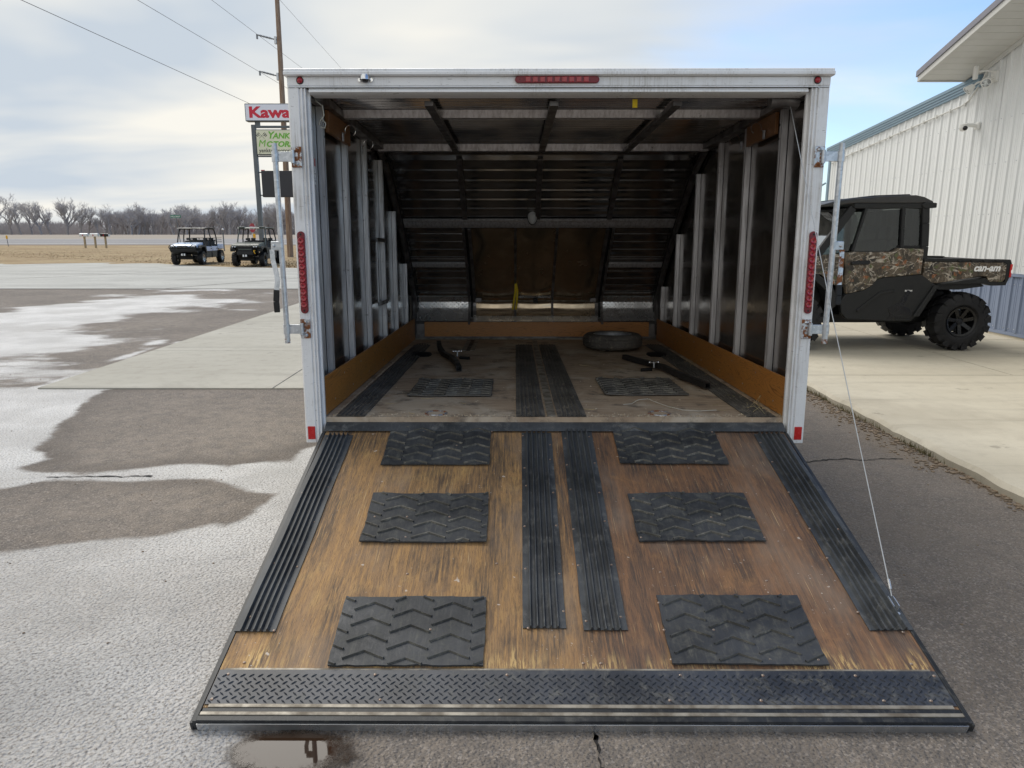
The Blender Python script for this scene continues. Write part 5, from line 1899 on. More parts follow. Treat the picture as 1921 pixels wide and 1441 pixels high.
def camo_buggy():
    U = empty('utility_buggy', (5.42, 9.34, 0.076), (0, 0, R(180)))
    tag(U, 'camouflage two-seat utility buggy with enclosed black cab and cargo bed beside the building', 'vehicle')
    SY = 0.74

    def side(poly, name, mat, y0, y1, bev=0.0, both=True, parent=U):
        o = None
        for s in ((1, -1) if both else (1,)):
            o = MB().prism(poly, 'y', s * y0, s * y1).build(name, M[mat], parent, bevel=bev)
        return o

    # frame and floor
    MB().box(-0.35, 2.3, -0.36, 0.36, 0.30, 0.42).build('chassis', M['black_plastic'], U, bevel=0.02)
    MB().box(-0.1, 0.55, -0.25, 0.25, 0.42, 0.72).build('engine', M['black_steel'], U, bevel=0.04)
    wm = wheel_meshes(0.358, 0.27, 0.175, 17, 7, M['tyre'], M['black_gloss'])
    for i, (x, s) in enumerate(((0, 1), (0, -1), (2.02, 1), (2.02, -1))):
        put_wheel(U, wm, (x, s * 0.62, 0.356), s, i * .37)
        a = MB()
        a.bar((x, s * .22, .42), (x - .03, s * .52, .33), .05, .05)
        a.bar((x + .12, s * .22, .38), (x + .02, s * .52, .30), .04, .04)
        a.build('suspension_arm', M['black_steel'], U)
        sp = MB().tube([(x + .02, s * .36, .78), (x + .02, s * .50, .38)], 0.035, 10)
        for k in range(7):
            sp.lathe([(0.048, -.006), (0.054, 0), (0.048, .006)], 'z', 12, (x + .02, s * (.37 + .016 * k), .74 - .042 * k))
        sp.build('shock_absorber', M['black_steel'], U, smooth=40)
    # lower body
    low = [(0.50, 0.90), (0.57, 0.925), (1.00, 0.89), (1.09, 0.865), (1.14, 0.79), (1.24, 0.735), (1.44, 0.69), (1.50, 0.60), (1.47, 0.46), (1.40, 0.385), (0.98, 0.365), (0.62, 0.36), (0.56, 0.42), (0.34, 0.78), (0.40, 0.82)]
    side(low, 'lower_door', 'black_plastic', 0.66, SY, 0.012)
    side([(0.60, 0.46), (0.62, 0.40), (0.86, 0.40), (0.92, 0.52), (0.80, 0.58), (0.66, 0.52)], 'step_recess', 'black_gloss', SY - .004, SY + .006, 0.004)
    side([(1.30, 0.50), (1.04, 0.72), (0.86, 0.75), (0.86, 0.72), (1.02, 0.685), (1.28, 0.47)], 'door_crease', 'black_plastic', SY - .004, SY + .014, 0.006)
    side([(0.92, 0.37), (0.81, 0.37), (0.66, 0.72), (0.70, 0.74)], 'door_gap', 'black_gloss', SY - .003, SY + .004)
    side([(0.34, 0.80), (0.40, 0.80), (0.62, 0.42), (0.54, 0.42)], 'fender_flare', 'black_plastic', 0.60, SY + .03, 0.01)
    # camouflage door and front quarter
    door = [(0.565, 1.225), (0.565, 0.927), (1.00, 0.892), (1.085, 0.868), (1.135, 0.795), (1.235, 0.738), (1.44, 0.692), (1.46, 0.80), (1.50, 1.18), (1.38, 1.19), (0.94, 1.19), (0.88, 1.235)]
    side(door, 'door', 'camo', 0.68, SY + .012, 0.014)
    side([(1.19, 1.055), (1.20, 1.09), (1.33, 1.09), (1.42, 1.07), (1.42, 1.04), (1.22, 1.04)], 'door_handle', 'black_gloss', SY + .005, SY + .035, 0.008)
    side([(1.51, 1.17), (1.47, 0.80), (1.60, 0.80), (1.75, 0.92), (2.10, 0.95), (2.40, 0.82), (2.46, 0.92), (2.30, 1.04), (1.85, 1.15)], 'front_wing', 'camo', 0.50, SY - .01, 0.012)
    MB().prism([(1.80, 1.16), (2.30, 1.05), (2.47, 0.92), (2.48, 0.62), (2.30, 0.45), (1.7, 0.45), (1.55, 0.7), (1.5, 1.1)], 'y', -0.50, 0.50).build('nose', M['black_plastic'], U, bevel=0.03)
    side([(2.40, 0.90), (2.47, 0.86), (2.44, 0.78), (2.36, 0.82)], 'headlamp', 'lamp_lens', 0.38, 0.60, 0.01)
    MB().box(2.42, 2.55, -0.55, 0.55, 0.42, 0.56).build('bumper', M['black_plastic'], U, bevel=0.02)
    side([(1.62, 0.79), (1.52, 0.60), (1.60, 0.50), (1.70, 0.74), (1.85, 0.87), (2.12, 0.88), (2.30, 0.78), (2.36, 0.80), (2.14, 0.94), (1.80, 0.93)], 'front_flare', 'black_plastic', 0.55, SY + .03, 0.01)
    # cab frame
    def frame(pts, name, w=0.065, d=0.06, y=0.70, lean=0.04):
        for s in (1, -1):
            mb = MB()
            for (xa, za), (xb, zb) in zip(pts[:-1], pts[1:]):
                ya = s * (y - lean * max(0, za - 1.2))
                yb = s * (y - lean * max(0, zb - 1.2))
                mb.bar((xa, ya, za), (xb, yb, zb), d, w, (0, 1, 0) if abs(zb - za) < .02 else (1, 0, 0))
            mb.build(name, M['black_plastic'], U, bevel=0.008)

    frame([(1.82, 1.13), (1.62, 1.42), (1.43, 1.70)], 'front_pillar', 0.085)
    frame([(0.545, 1.10), (0.545, 1.25), (0.560, 1.52), (0.575, 1.72)], 'rear_pillar', 0.085)
    side([(0.52, 1.265), (0.52, 1.20), (0.86, 1.20), (0.86, 1.265)], 'belt_line', 'black_plastic', 0.66, 0.705, 0.004)
    frame([(0.815, 1.23), (0.825, 1.46), (0.835, 1.715)], 'middle_pillar', 0.04)
    frame([(0.56, 1.722), (1.42, 1.722)], 'roof_rail', 0.05)
    frame([(1.40, 1.20), (1.33, 1.46), (1.27, 1.71)], 'window_stile', 0.03)
    win = [(1.30, 1.70), (0.845, 1.70), (0.835, 1.235), (0.88, 1.235), (0.945, 1.195), (1.41, 1.195)]
    for s in (1, -1):
        for poly, nm in ((win, 'side_window'), ([(0.80, 1.70), (0.62, 1.70), (0.59, 1.26), (0.80, 1.26)], 'quarter_window'), ([(1.435, 1.20), (1.345, 1.54), (1.41, 1.66), (1.78, 1.14)], 'vent_window')):
            v = [(x, s * (0.692 - .04 * max(0, z - 1.2)), z) for x, z in poly]
            v += [(x, s * (0.686 - .04 * max(0, z - 1.2)), z) for x, z in poly]
            n = len(poly)
            MB().add(v, [tuple(range(n)), tuple(range(n, 2 * n))[::-1]] + [(i, (i + 1) % n, n + (i + 1) % n, n + i) for i in range(n)]).build(nm, M['tint_glass'], U)
    MB().add([(1.80, -.66, 1.16), (1.80, .66, 1.16), (1.44, .64, 1.70), (1.44, -.64, 1.70), (1.792, -.66, 1.155), (1.792, .66, 1.155), (1.432, .64, 1.695), (1.432, -.64, 1.695)],
             [(0, 1, 2, 3), (4, 7, 6, 5), (0, 4, 5, 1), (1, 5, 6, 2), (2, 6, 7, 3), (3, 7, 4, 0)]).build('windshield', M['clear_glass'], U)
    MB().add([(0.54, -.62, 1.26), (0.54, .62, 1.26), (0.56, .62, 1.70), (0.56, -.62, 1.70), (0.546, -.62, 1.26), (0.546, .62, 1.26), (0.566, .62, 1.70), (0.566, -.62, 1.70)],
             [(0, 1, 2, 3), (4, 7, 6, 5), (0, 4, 5, 1), (1, 5, 6, 2), (2, 6, 7, 3), (3, 7, 4, 0)]).build('rear_window', M['tint_glass'], U)
    MB().prism([(0.49, 1.775), (0.49, 1.715), (0.60, 1.75), (1.40, 1.752), (1.78, 1.715), (1.815, 1.735), (1.60, 1.79), (1.15, 1.832), (0.70, 1.846), (0.60, 1.825)], 'y', -0.70, 0.70).build('roof', M['roof_plastic'], U, bevel=0.022)
    for y in (-.45, .45):
        MB().prism([(0.72, 1.845), (1.15, 1.832), (1.55, 1.79), (1.55, 1.80), (1.15, 1.848), (0.74, 1.862)], 'y', y - .17, y + .17).build('roof_rib', M['roof_plastic'], U, bevel=0.006)
    side([(0.46, 1.755), (0.46, 1.70), (0.60, 1.69), (0.64, 1.73), (0.58, 1.77)], 'roof_end', 'black_plastic', 0.52, 0.725, 0.01)
    MB().box(1.45, 1.47, -0.5, 0.5, 1.60, 1.625).build('wiper_bar', M['black_plastic'], U)
    # interior
    MB().box(1.45, 1.75, -0.62, 0.62, 0.85, 1.12).build('dashboard', M['black_plastic'], U, bevel=0.04)
    for y in (-.42, 0.0, .42):
        s = MB().box(0.72, 1.15, y - .19, y + .19, 0.72, 0.86).build('seat', M['seat'], U, bevel=0.05)
        MB().prism([(0.70, 0.82), (0.82, 0.82), (0.74, 1.32), (0.64, 1.32)], 'y', y - .18, y + .18).build('seat_back', M['seat'], s, bevel=0.04)
        MB().box(0.62, 0.71, y - .11, y + .11, 1.33, 1.50).build('head_rest', M['seat'], s, bevel=0.03)
    ring = [(1.32 + .06 * math.sin(R(i * 20)), 0.36 + .16 * math.cos(R(i * 20)), 1.12 + .14 * math.sin(R(i * 20))) for i in range(18)]
    MB().tube(ring, 0.013, 6, closed=True).build('steering_wheel', M['black_plastic'], U, smooth=50)
    # cargo bed
    bed = [(0.535, 1.075), (0.535, 0.90), (0.44, 0.825), (0.36, 0.82), (-0.17, 0.905), (-0.225, 0.90), (-0.265, 0.835), (-0.425, 0.835), (-0.45, 0.87), (-0.45, 1.05), (-0.40, 1.065)]
    side(bed, 'bed_side', 'camo', 0.62, SY, 0.012)
    side([(0.54, 1.118), (0.54, 1.078), (-0.40, 1.068), (-0.452, 1.05), (-0.452, 0.835), (-0.265, 0.833), (-0.22, 0.885), (0.36, 0.80), (-0.20, 0.815), (-0.30, 0.79), (-0.47, 0.795), (-0.505, 0.90), (-0.512, 1.05), (-0.49, 1.10)], 'bed_frame', 'black_plastic', 0.60, SY - .006, 0.006)
    for x in (-0.05, -.20, -.35, .1):
        side([(x - .05, 1.098), (x + .05, 1.098), (x + .03, 1.075), (x - .06, 1.075)], 'rail_slot', 'black_gloss', SY - .008, SY + .002)
    MB().box(-0.47, 0.53, -0.60, 0.60, 0.80, 0.84).build('bed_floor', M['black_plastic'], U)
    MB().box(-0.50, -0.465, -0.62, 0.62, 0.81, 1.09).build('tailgate', M['black_plastic'], U, bevel=0.01)
    MB().box(0.50, 0.53, -0.62, 0.62, 0.81, 1.11).build('bed_front', M['black_plastic'], U)
    side([(-0.492, 1.045), (-0.518, 1.045), (-0.516, 0.985), (-0.506, 0.97), (-0.506, 0.95), (-0.516, 0.935), (-0.513, 0.89), (-0.492, 0.89)], 'tail_lamp', 'tail_red', 0.63, SY + .004, 0.004)
    side([(0.35, 0.80), (-0.20, 0.815), (-0.25, 0.78), (0.05, 0.74), (0.30, 0.74)], 'inner_fender', 'black_plastic', 0.30, SY - .06)
    text('can-am', 'bed_lettering', M['decal_white'], U, (-0.055, SY + .0015, 0.965), (R(90), 0, R(180)), 0.118, 0.0015, 0.0035, 0.28, sx=0.92)
    text('ROTAX', 'door_lettering', M['decal_white'], U, (0.735, SY + .0015, 0.722), (R(90), 0, R(180)), 0.026, 0.001, 0.0008, 0.2)
    MB().box(0.50, 0.62, 0.3, 0.36, 0.33, 0.37).build('exhaust_tip', M['chrome'], U, bevel=0.008)
    # antenna-like mirror on the windshield header
    MB().prism([(1.46, 1.60), (1.56, 1.66), (1.60, 1.66), (1.50, 1.58)], 'y', 0.15, 0.42).build('mirror', M['black_gloss'], U, bevel=0.006)
    return U


def crew_buggy(name, label, body, loc, rz, variant):
    U = empty(name, loc, (0, 0, rz))
    tag(U, label, 'vehicle', 'crew buggies parked on the lawn')
    U.scale = (0.95, 0.95, 0.95)
    A = variant == 'ice'
    SY = 0.72

    def side(poly, nm, mat, y0, y1, bev=0.0):
        for s in (1, -1):
            MB().prism(poly, 'y', s * y0, s * y1).build(nm, M[mat], U, bevel=bev)

    wm = wheel_meshes(0.345, 0.24, 0.17, 16, 6, M['tyre'], M['alu_bright'] if A else M['black_gloss'])
    for i, (x, s) in enumerate(((0, 1), (0, -1), (-2.75, 1), (-2.75, -1))):
        put_wheel(U, wm, (x, s * 0.63, 0.345), s, i * .4)
        mb = MB()
        mb.bar((x, s * .2, .45), (x, s * .55, .34), .05, .05)
        mb.bar((x + .14, s * .2, .38), (x + .03, s * .55, .30), .05, .04)
        mb.build('suspension_arm', M['black_steel'], U)
        MB().tube([(x - .03, s * .34, .85), (x - .02, s * .5, .36)], 0.045, 10).build('shock_absorber', M['black_steel'], U, smooth=50)
    MB().box(-3.1, 0.35, -0.32, 0.32, 0.30, 0.42).build('chassis', M['black_plastic'], U, bevel=0.02)
    # bonnet and face
    if A:
        MB().prism([(0.62, 0.86), (0.66, 0.93), (0.50, 1.00), (-0.35, 1.10), (-0.45, 0.9), (0.2, 0.82)], 'y', -0.62, 0.62).build('hood', M[body], U, bevel=0.035)
        MB().prism([(0.60, 0.70), (0.68, 0.78), (0.64, 0.86), (0.3, 0.86), (-.4, .86), (-.4, .5), (0.40, 0.52)], 'y', -0.60, 0.60).build('face', M['black_plastic'], U, bevel=0.03)
        MB().prism([(0.62, 0.94), (0.70, 0.86), (0.655, 0.84), (0.6, 0.9)], 'y', -0.26, 0.26).build('grille', M['black_gloss'], U, bevel=0.01)
    else:
        MB().prism([(0.58, 0.92), (0.60, 0.99), (0.40, 1.06), (-0.35, 1.13), (-0.45, 0.9), (0.2, 0.86)], 'y', -0.64, 0.64).build('hood', M[body], U, bevel=0.035)
        MB().prism([(0.50, 0.55), (0.62, 0.75), (0.60, 0.93), (0.3, 0.93), (-.4, .9), (-.4, .5), (0.35, 0.48)], 'y', -0.34, 0.34).build('face', M['black_plastic'], U, bevel=0.03)
        for k in range(3):
            MB().box(0.56, 0.625, -0.30, 0.30, 0.79 + k * .07, 0.825 + k * .07).build('grille_bar', M[body] if k == 0 else M['black_gloss'], U, bevel=0.01)
        side([(0.60, 0.98), (0.50, 1.01), (0.2, 1.03), (0.2, 0.86), (0.56, 0.88)], 'cheek', body, 0.30, 0.66, 0.03)
    for s in (1, -1):
        h = MB().box(0.56, 0.665, *sorted((s * 0.36, s * 0.62)), 0.855 if A else 0.885, 0.935 if A else 0.955).build('headlamp', M['black_gloss'], U, bevel=0.02)
        for k in (0.43, 0.54):
            MB().lathe([(0.001, 0.03), (0.026, 0.022), (0.034, 0.0)], 'x', 12, (0.664, s * k, 0.895 if A else 0.92), closed=False).build('lamp', M['lamp_lens'], h, smooth=60)
        MB().prism([(0.42, 0.84), (0.40, 0.70), (0.34, 0.80), (0.1, 0.88), (-0.25, 0.86), (-0.42, 0.55), (-0.50, 0.60), (-0.40, 0.98), (0.3, 0.96)], 'y', s * 0.52, s * 0.75).build('front_flare', M['black_plastic'], U, bevel=0.012)
    if A:
        MB().prism([(0.62, 0.60), (0.72, 0.66), (0.75, 0.78), (0.66, 0.78), (0.58, 0.66)], 'y', -0.60, 0.60).build('bumper', M['black_plastic'], U, bevel=0.02)
        for s in (1, -1):
            MB().tube([(0.74, s * .58, .76), (0.76, s * .64, .86), (0.70, s * .62, .97), (0.66, s * .45, .985), (0.72, s * .32, .88), (0.74, s * .27, .78)], 0.018, 8).build('brush_guard', M['black_steel'], U, smooth=50)
        MB().tube([(0.74, -.27, .80), (0.74, -.22, .94), (0.74, .22, .94), (0.74, .27, .80)], 0.018, 8).build('brush_guard', M['black_steel'], U, smooth=50)
    else:
        MB().prism([(0.56, 0.50), (0.68, 0.56), (0.68, 0.72), (0.60, 0.74)], 'y', -0.36, 0.36).build('bumper', M['black_plastic'], U, bevel=0.02)
        MB().tube([(0.55, .44, .62), (0.62, .42, .66), (0.60, .40, .74), (0.5, .42, .76)], 0.025, 8).build('tow_hook', M['marker_yellow'], U, smooth=50)
    w = MB().box(0.56, 0.70, -0.13, 0.13, 0.44, 0.56).build('winch', M['black_steel'], U, bevel=0.02)
    for y in (-.06, .06):
        MB().box(0.70, 0.712, y - .035, y + .035, 0.47, 0.57).build('tow_plate', M['paint_white'], w, bevel=0.004)
    MB().prism([(0.5, 0.46), (0.58, 0.50), (0.2, 0.28), (-.4, 0.25), (-.4, .30), (0.15, .33)], 'y', -0.34, 0.34).build('skid_plate', M['black_plastic'], U)
    # cab sides
    for k, (xa, xb) in enumerate(((-0.45, -1.30), (-1.33, -2.15))):
        side([(xa, 0.90), (xb, 0.88), (xb, 0.66), (xa, 0.66)], 'door_upper', body if A else 'black_plastic', 0.66, SY, 0.02)
        side([(xa, 0.655), (xb, 0.655), (xb + .1, 0.34), (xa - .02, 0.34)], 'door_lower', 'black_plastic', 0.64, SY - .02, 0.02)
        for s in (1, -1):
            MB().box(xb + .10, xb + .20, *sorted((s * SY, s * (SY + .02))), 0.76, 0.80).build('door_handle', M['black_gloss'], U, bevel=0.005)
    MB().box(-2.2, -0.4, -0.66, 0.66, 0.33, 0.37).build('floor_pan', M['black_plastic'], U)
    MB().box(-0.62, -0.38, -0.62, 0.62, 0.75, 1.04).build('dashboard', M['black_plastic'], U, bevel=0.04)
    for x in (-1.05, -1.90):
        for y in (-.42, 0, .42):
            s = MB().box(x - .2, x + .25, y - .19, y + .19, 0.66, 0.80).build('seat', M['seat'], U, bevel=0.05)
            MB().prism([(x - .24, 0.76), (x - .12, 0.76), (x - .2, 1.18), (x - .30, 1.18)], 'y', y - .18, y + .18).build('seat_back', M['seat'], s, bevel=0.04)
            if y:
                MB().box(x - .31, x - .22, y - .11, y + .11, 1.20, 1.32).build('head_rest', M['seat'], s, bevel=0.03)
    ring = [(-0.72 + .06 * math.sin(R(i * 20)), 0.38 + .16 * math.cos(R(i * 20)), 1.06 + .13 * math.sin(R(i * 20))) for i in range(18)]
    MB().tube(ring, 0.016, 6, closed=True).build('steering_wheel', M['black_plastic'], U, smooth=50)
    # cage and roof
    zr = 1.78
    cm = 'black_steel' if A else 'green_cage'
    for s in (1, -1):
        MB().tube([(-0.40, s * .66, 0.98), (-0.58, s * .65, 1.40), (-0.72, s * .60, zr - .05), (-0.85, s * .60, zr - .02)], 0.032, 8).build('cage_pillar', M[cm], U, smooth=50)
        MB().tube([(-1.33, s * .68, 0.60), (-1.33, s * .67, 1.30), (-1.33, s * .60, zr - .03)], 0.03, 8).build('cage_pillar', M['black_steel'], U, smooth=50)
        MB().tube([(-2.18, s * .68, 0.60), (-2.16, s * .68, 1.30), (-2.10, s * .62, zr - .08), (-2.0, s * .60, zr - .02)], 0.032, 8).build('cage_pillar', M['black_steel'], U, smooth=50)
        MB().tube([(-0.80, s * .61, zr - .02), (-2.05, s * .61, zr - .02)], 0.03, 8).build('cage_rail', M['black_steel'], U, smooth=50)
    MB().tube([(-2.14, -.66, 1.18), (-2.14, .66, 1.18)], 0.025, 8).build('cage_bar', M['black_steel'], U, smooth=50)
    rp = [(-0.60, zr - .01), (-0.66, zr + .03), (-1.0, zr + .055), (-1.9, zr + .055), (-2.16, zr + .01), (-2.18, zr - .02), (-1.3, zr + .012)]
    MB().prism(rp, 'y', -0.69, 0.69).build('roof', M['roof_plastic'] if A else M['green_cage'], U, bevel=0.015)
    for k in range(3 if A else 0):
        MB().box(-0.72 - .02, -0.72 + .02, -0.46 + k * .46 - .012, -0.46 + k * .46 + .012, zr + .02, zr + .05).build('roof_seam', M['black_gloss'], U)
    if not A:
        for s in (1, -1):
            MB().box(-0.95, -0.62, *sorted((s * .34, s * .62)), zr + .03, zr + .075).build('roof_shoulder', M['green_cage'], U, bevel=0.02)
    # bed
    side([(-2.25, 1.0), (-3.15, 0.98), (-3.20, 0.72), (-3.0, 0.74), (-2.45, 0.74), (-2.25, 0.80)], 'bed_side', body, 0.60, 0.70, 0.02)
    MB().box(-3.18, -2.25, -0.60, 0.60, 0.70, 0.76).build('bed_floor', M['black_plastic'], U)
    MB().box(-3.2, -3.15, -0.62, 0.62, 0.72, 0.98).build('tailgate', M['black_plastic'], U)
    MB().box(-3.35, -3.16, -0.35, 0.35, 0.56, 0.62).build('rear_bumper', M['black_steel'], U, bevel=0.01)
    if A:
        for z in (1.10, 1.20, 1.30):
            MB().tube([(-2.30, -.62, z), (-2.30, .62, z)], 0.018, 6).build('rack_rail', M['black_steel'], U, smooth=50)
            for s in (1, -1):
                MB().tube([(-2.30, s * .62, z), (-3.1, s * .64, z)], 0.016, 6).build('rack_rail', M['black_steel'], U, smooth=50)
        for y in (-.62, -.25, .25, .62):
            MB().tube([(-2.30, y, 0.98), (-2.30, y, 1.32)], 0.02, 6).build('rack_post', M['black_steel'], U, smooth=50)
    return U


M['green_cage'] = simple('dark_green_frame', (0.075, 0.090, 0.080), (0.10, 0.115, 0.10), 4, 0.4, 0.1)
camo_buggy()
crew_buggy('crew_buggy', 'pale blue four-door buggy with open rack and black brush guard on the lawn', 'ice_blue', (-15.45, 34.1, 0.01), R(-86), 'ice')
crew_buggy('crew_buggy', 'dark green four-door buggy with yellow tow hook on the lawn edge', 'green_body', (-12.0, 32.55, 0.01), R(-87), 'green')


# ------------------------------------------------------------------ signs, poles, mailboxes
def pylon():
    Yp = 40.0
    S = empty('sign_pylon', (-14.0, Yp, 0.0))
    tag(S, 'tall grey pylon with stacked dealer signs and a black message board', 'sign')
    rot = (R(90), 0, 0)
    for x in (0.0, 3.55):
        MB().box(x - .11, x + .11, -0.11, 0.11, -0.05, 7.15).build('post', M['sign_grey'], S, bevel=0.02)
    MB().box(-0.11, 3.66, -0.08, 0.08, 6.99, 7.10).build('cross_bar', M['sign_grey'], S)
    MB().box(-0.11, 3.66, -0.06, 0.06, 5.50, 5.57).build('cross_bar', M['sign_grey'], S)
    k = MB().box(-0.34, 4.15, -0.22, 0.22, 7.30, 8.20).build('upper_sign', M['sign_grey'], S, bevel=0.03)
    MB().box(-0.29, 4.10, -0.232, -0.221, 7.35, 8.15).build('sign_face', M['sign_white'], k)
    text('Kawasaki', 'lettering', M['sign_red'], k, (-0.14, -0.236, 7.50), rot, 0.76, 0.004, 0.028, sx=1.3)
    for x in (0.22, 3.3):
        MB().box(x - .12, x + .12, -0.08, 0.08, 7.10, 7.30).build('sign_mount', M['sign_grey'], S)
    n = MB().box(0.13, 3.42, -0.16, 0.16, 5.60, 6.90).build('middle_sign', M['sign_grey'], S, bevel=0.02)
    MB().box(0.17, 3.38, -0.172, -0.161, 5.64, 6.86).build('sign_face', M['sign_cream'], n)
    text('Y', 'lettering', M['sign_green'], n, (0.76, -0.176, 6.44), rot, 0.50, 0.004, 0.012, 0.22)
    text('ANKTON', 'lettering', M['sign_green'], n, (1.04, -0.176, 6.44), rot, 0.385, 0.004, 0.012, 0.22, sx=1.1)
    text('M', 'lettering', M['sign_green'], n, (0.23, -0.176, 6.02), rot, 0.50, 0.004, 0.0, 0.22)
    text('OTORSPORTS', 'lettering', M['sign_green'], n, (0.66, -0.176, 6.02), rot, 0.385, 0.004, 0.014, 0.22, sx=1.12)
    text('yanktonmotorsports.com', 'lettering', M['sign_black'], n, (0.26, -0.176, 5.73), rot, 0.285, 0.003, 0.002, sx=1.0)
    # crossed chequered flags
    for s in (1, -1):
        MB().bar((0.45 - s * .14, -0.175, 6.44), (0.45 + s * .20, -0.175, 6.76), 0.012, 0.006, (0, -1, 0)).build('flag_staff', M['sign_black'], n)
        mb = MB()
        for i in range(4):
            for j in range(3):
                if (i + j) % 2 == 0:
                    x = 0.45 + s * (0.11 + i * .045)
                    z = 6.70 - j * .055 - i * .012 + .02
                    mb.add([(x, -.1765, z), (x + s * .045, -.1765, z - .012), (x + s * .045 - .004, -.1765, z - .067), (x - .004, -.1765, z - .055)], [(0, 1, 2, 3)])
        mb.build('flag_checks', M['sign_black'], n)
    b = MB().box(0.28, 3.35, -0.18, 0.18, 3.40, 4.78).build('message_board', M['sign_black'], S, bevel=0.02)
    MB().box(0.33, 3.30, -0.186, -0.181, 3.45, 4.73).build('screen', M['sign_black'], b)
    for z in (3.5, 4.7):
        MB().box(0.11, 0.28, -0.03, 0.03, z - .03, z + .03).build('bracket', M['sign_grey'], S)
    MB().box(0.26, 0.44, -0.1, 0.0, 4.785, 4.83).build('red_cap', M['stop_red'], S)


def utility_pole():
    S = empty('utility_pole', (-14.0, 44.9, 0.0))
    tag(S, 'tall weathered wooden utility pole rising behind the sign pylon', 'pole')
    MB().tube([(0, 0, -0.1), (0.05, 0, 4), (0.12, 0, 9), (0.2, 0, 17)], [0.19, 0.175, 0.155, 0.12], 14).build('shaft', M['wood_pole'], S, smooth=50)
    for z, x1 in ((10.55, -1.08), (12.55, -1.1), (15.2, 0.9)):
        d = MB().tube([(0.1, 0, z), (x1, -0.1, z + .28)], 0.04, 8)
        for k in range(8):
            f = 0.35 + k * .07
            d.lathe([(0.04, -.015), (0.075, 0), (0.04, .015)], 'x', 10, (0.1 + (x1 - .1) * f, -.1 * f, z + .28 * f))
        a = d.build('insulator', M['insulator'], S, smooth=50)
        MB().box(-0.12, 0.0, -0.1, 0.1, z - .2, z + .2).build('pole_bracket', M['galv'], a)
        MB().box(x1 - .04, x1 + .04, -.15, -.05, z + .05, z + .30).build('wire_clamp', M['insulator'], a)

    def wire(p, q, label, sag=0.0):
        p, q = Vector(p), Vector(q)
        d = q - p
        a = p - d * ((p.y - 150) / d.y * 1.0) * 1.0 if abs(d.y) > 1e-3 else p
        # from well behind the viewer's left to the far side of the pole
        t0 = (-6 - p.y) / d.y
        t1 = (170 - p.y) / d.y
        pts = []
        for k in range(25):
            t = t0 + (t1 - t0) * k / 24
            pt = p + d * t
            pts.append((pt.x, pt.y, pt.z))
        o = MB().tube(pts, 0.011, 4).build('power_line', M['wire'])
        tag(o, label, 'wire', 'overhead power lines')

    def hit(px, py, z):
        g = ground_at(px, py, z)
        return (g[0], g[1], z)

    wire(hit(40, 0, 8.4), hit(463, 192, 8.4), 'lowest overhead wire, passing just above the top dealer sign')
    wire(hit(258, 0, 10.8), (-15.1, 44.75, 10.8), 'overhead wire held by the lower insulator on the utility pole')
    wire(hit(397, 0, 12.85), (-15.08, 44.75, 12.85), 'overhead wire held by the upper insulator on the utility pole')
    wire(hit(525, 0, 15.4), hit(640, 128, 15.4), 'thin overhead wire running above the trailer roof')


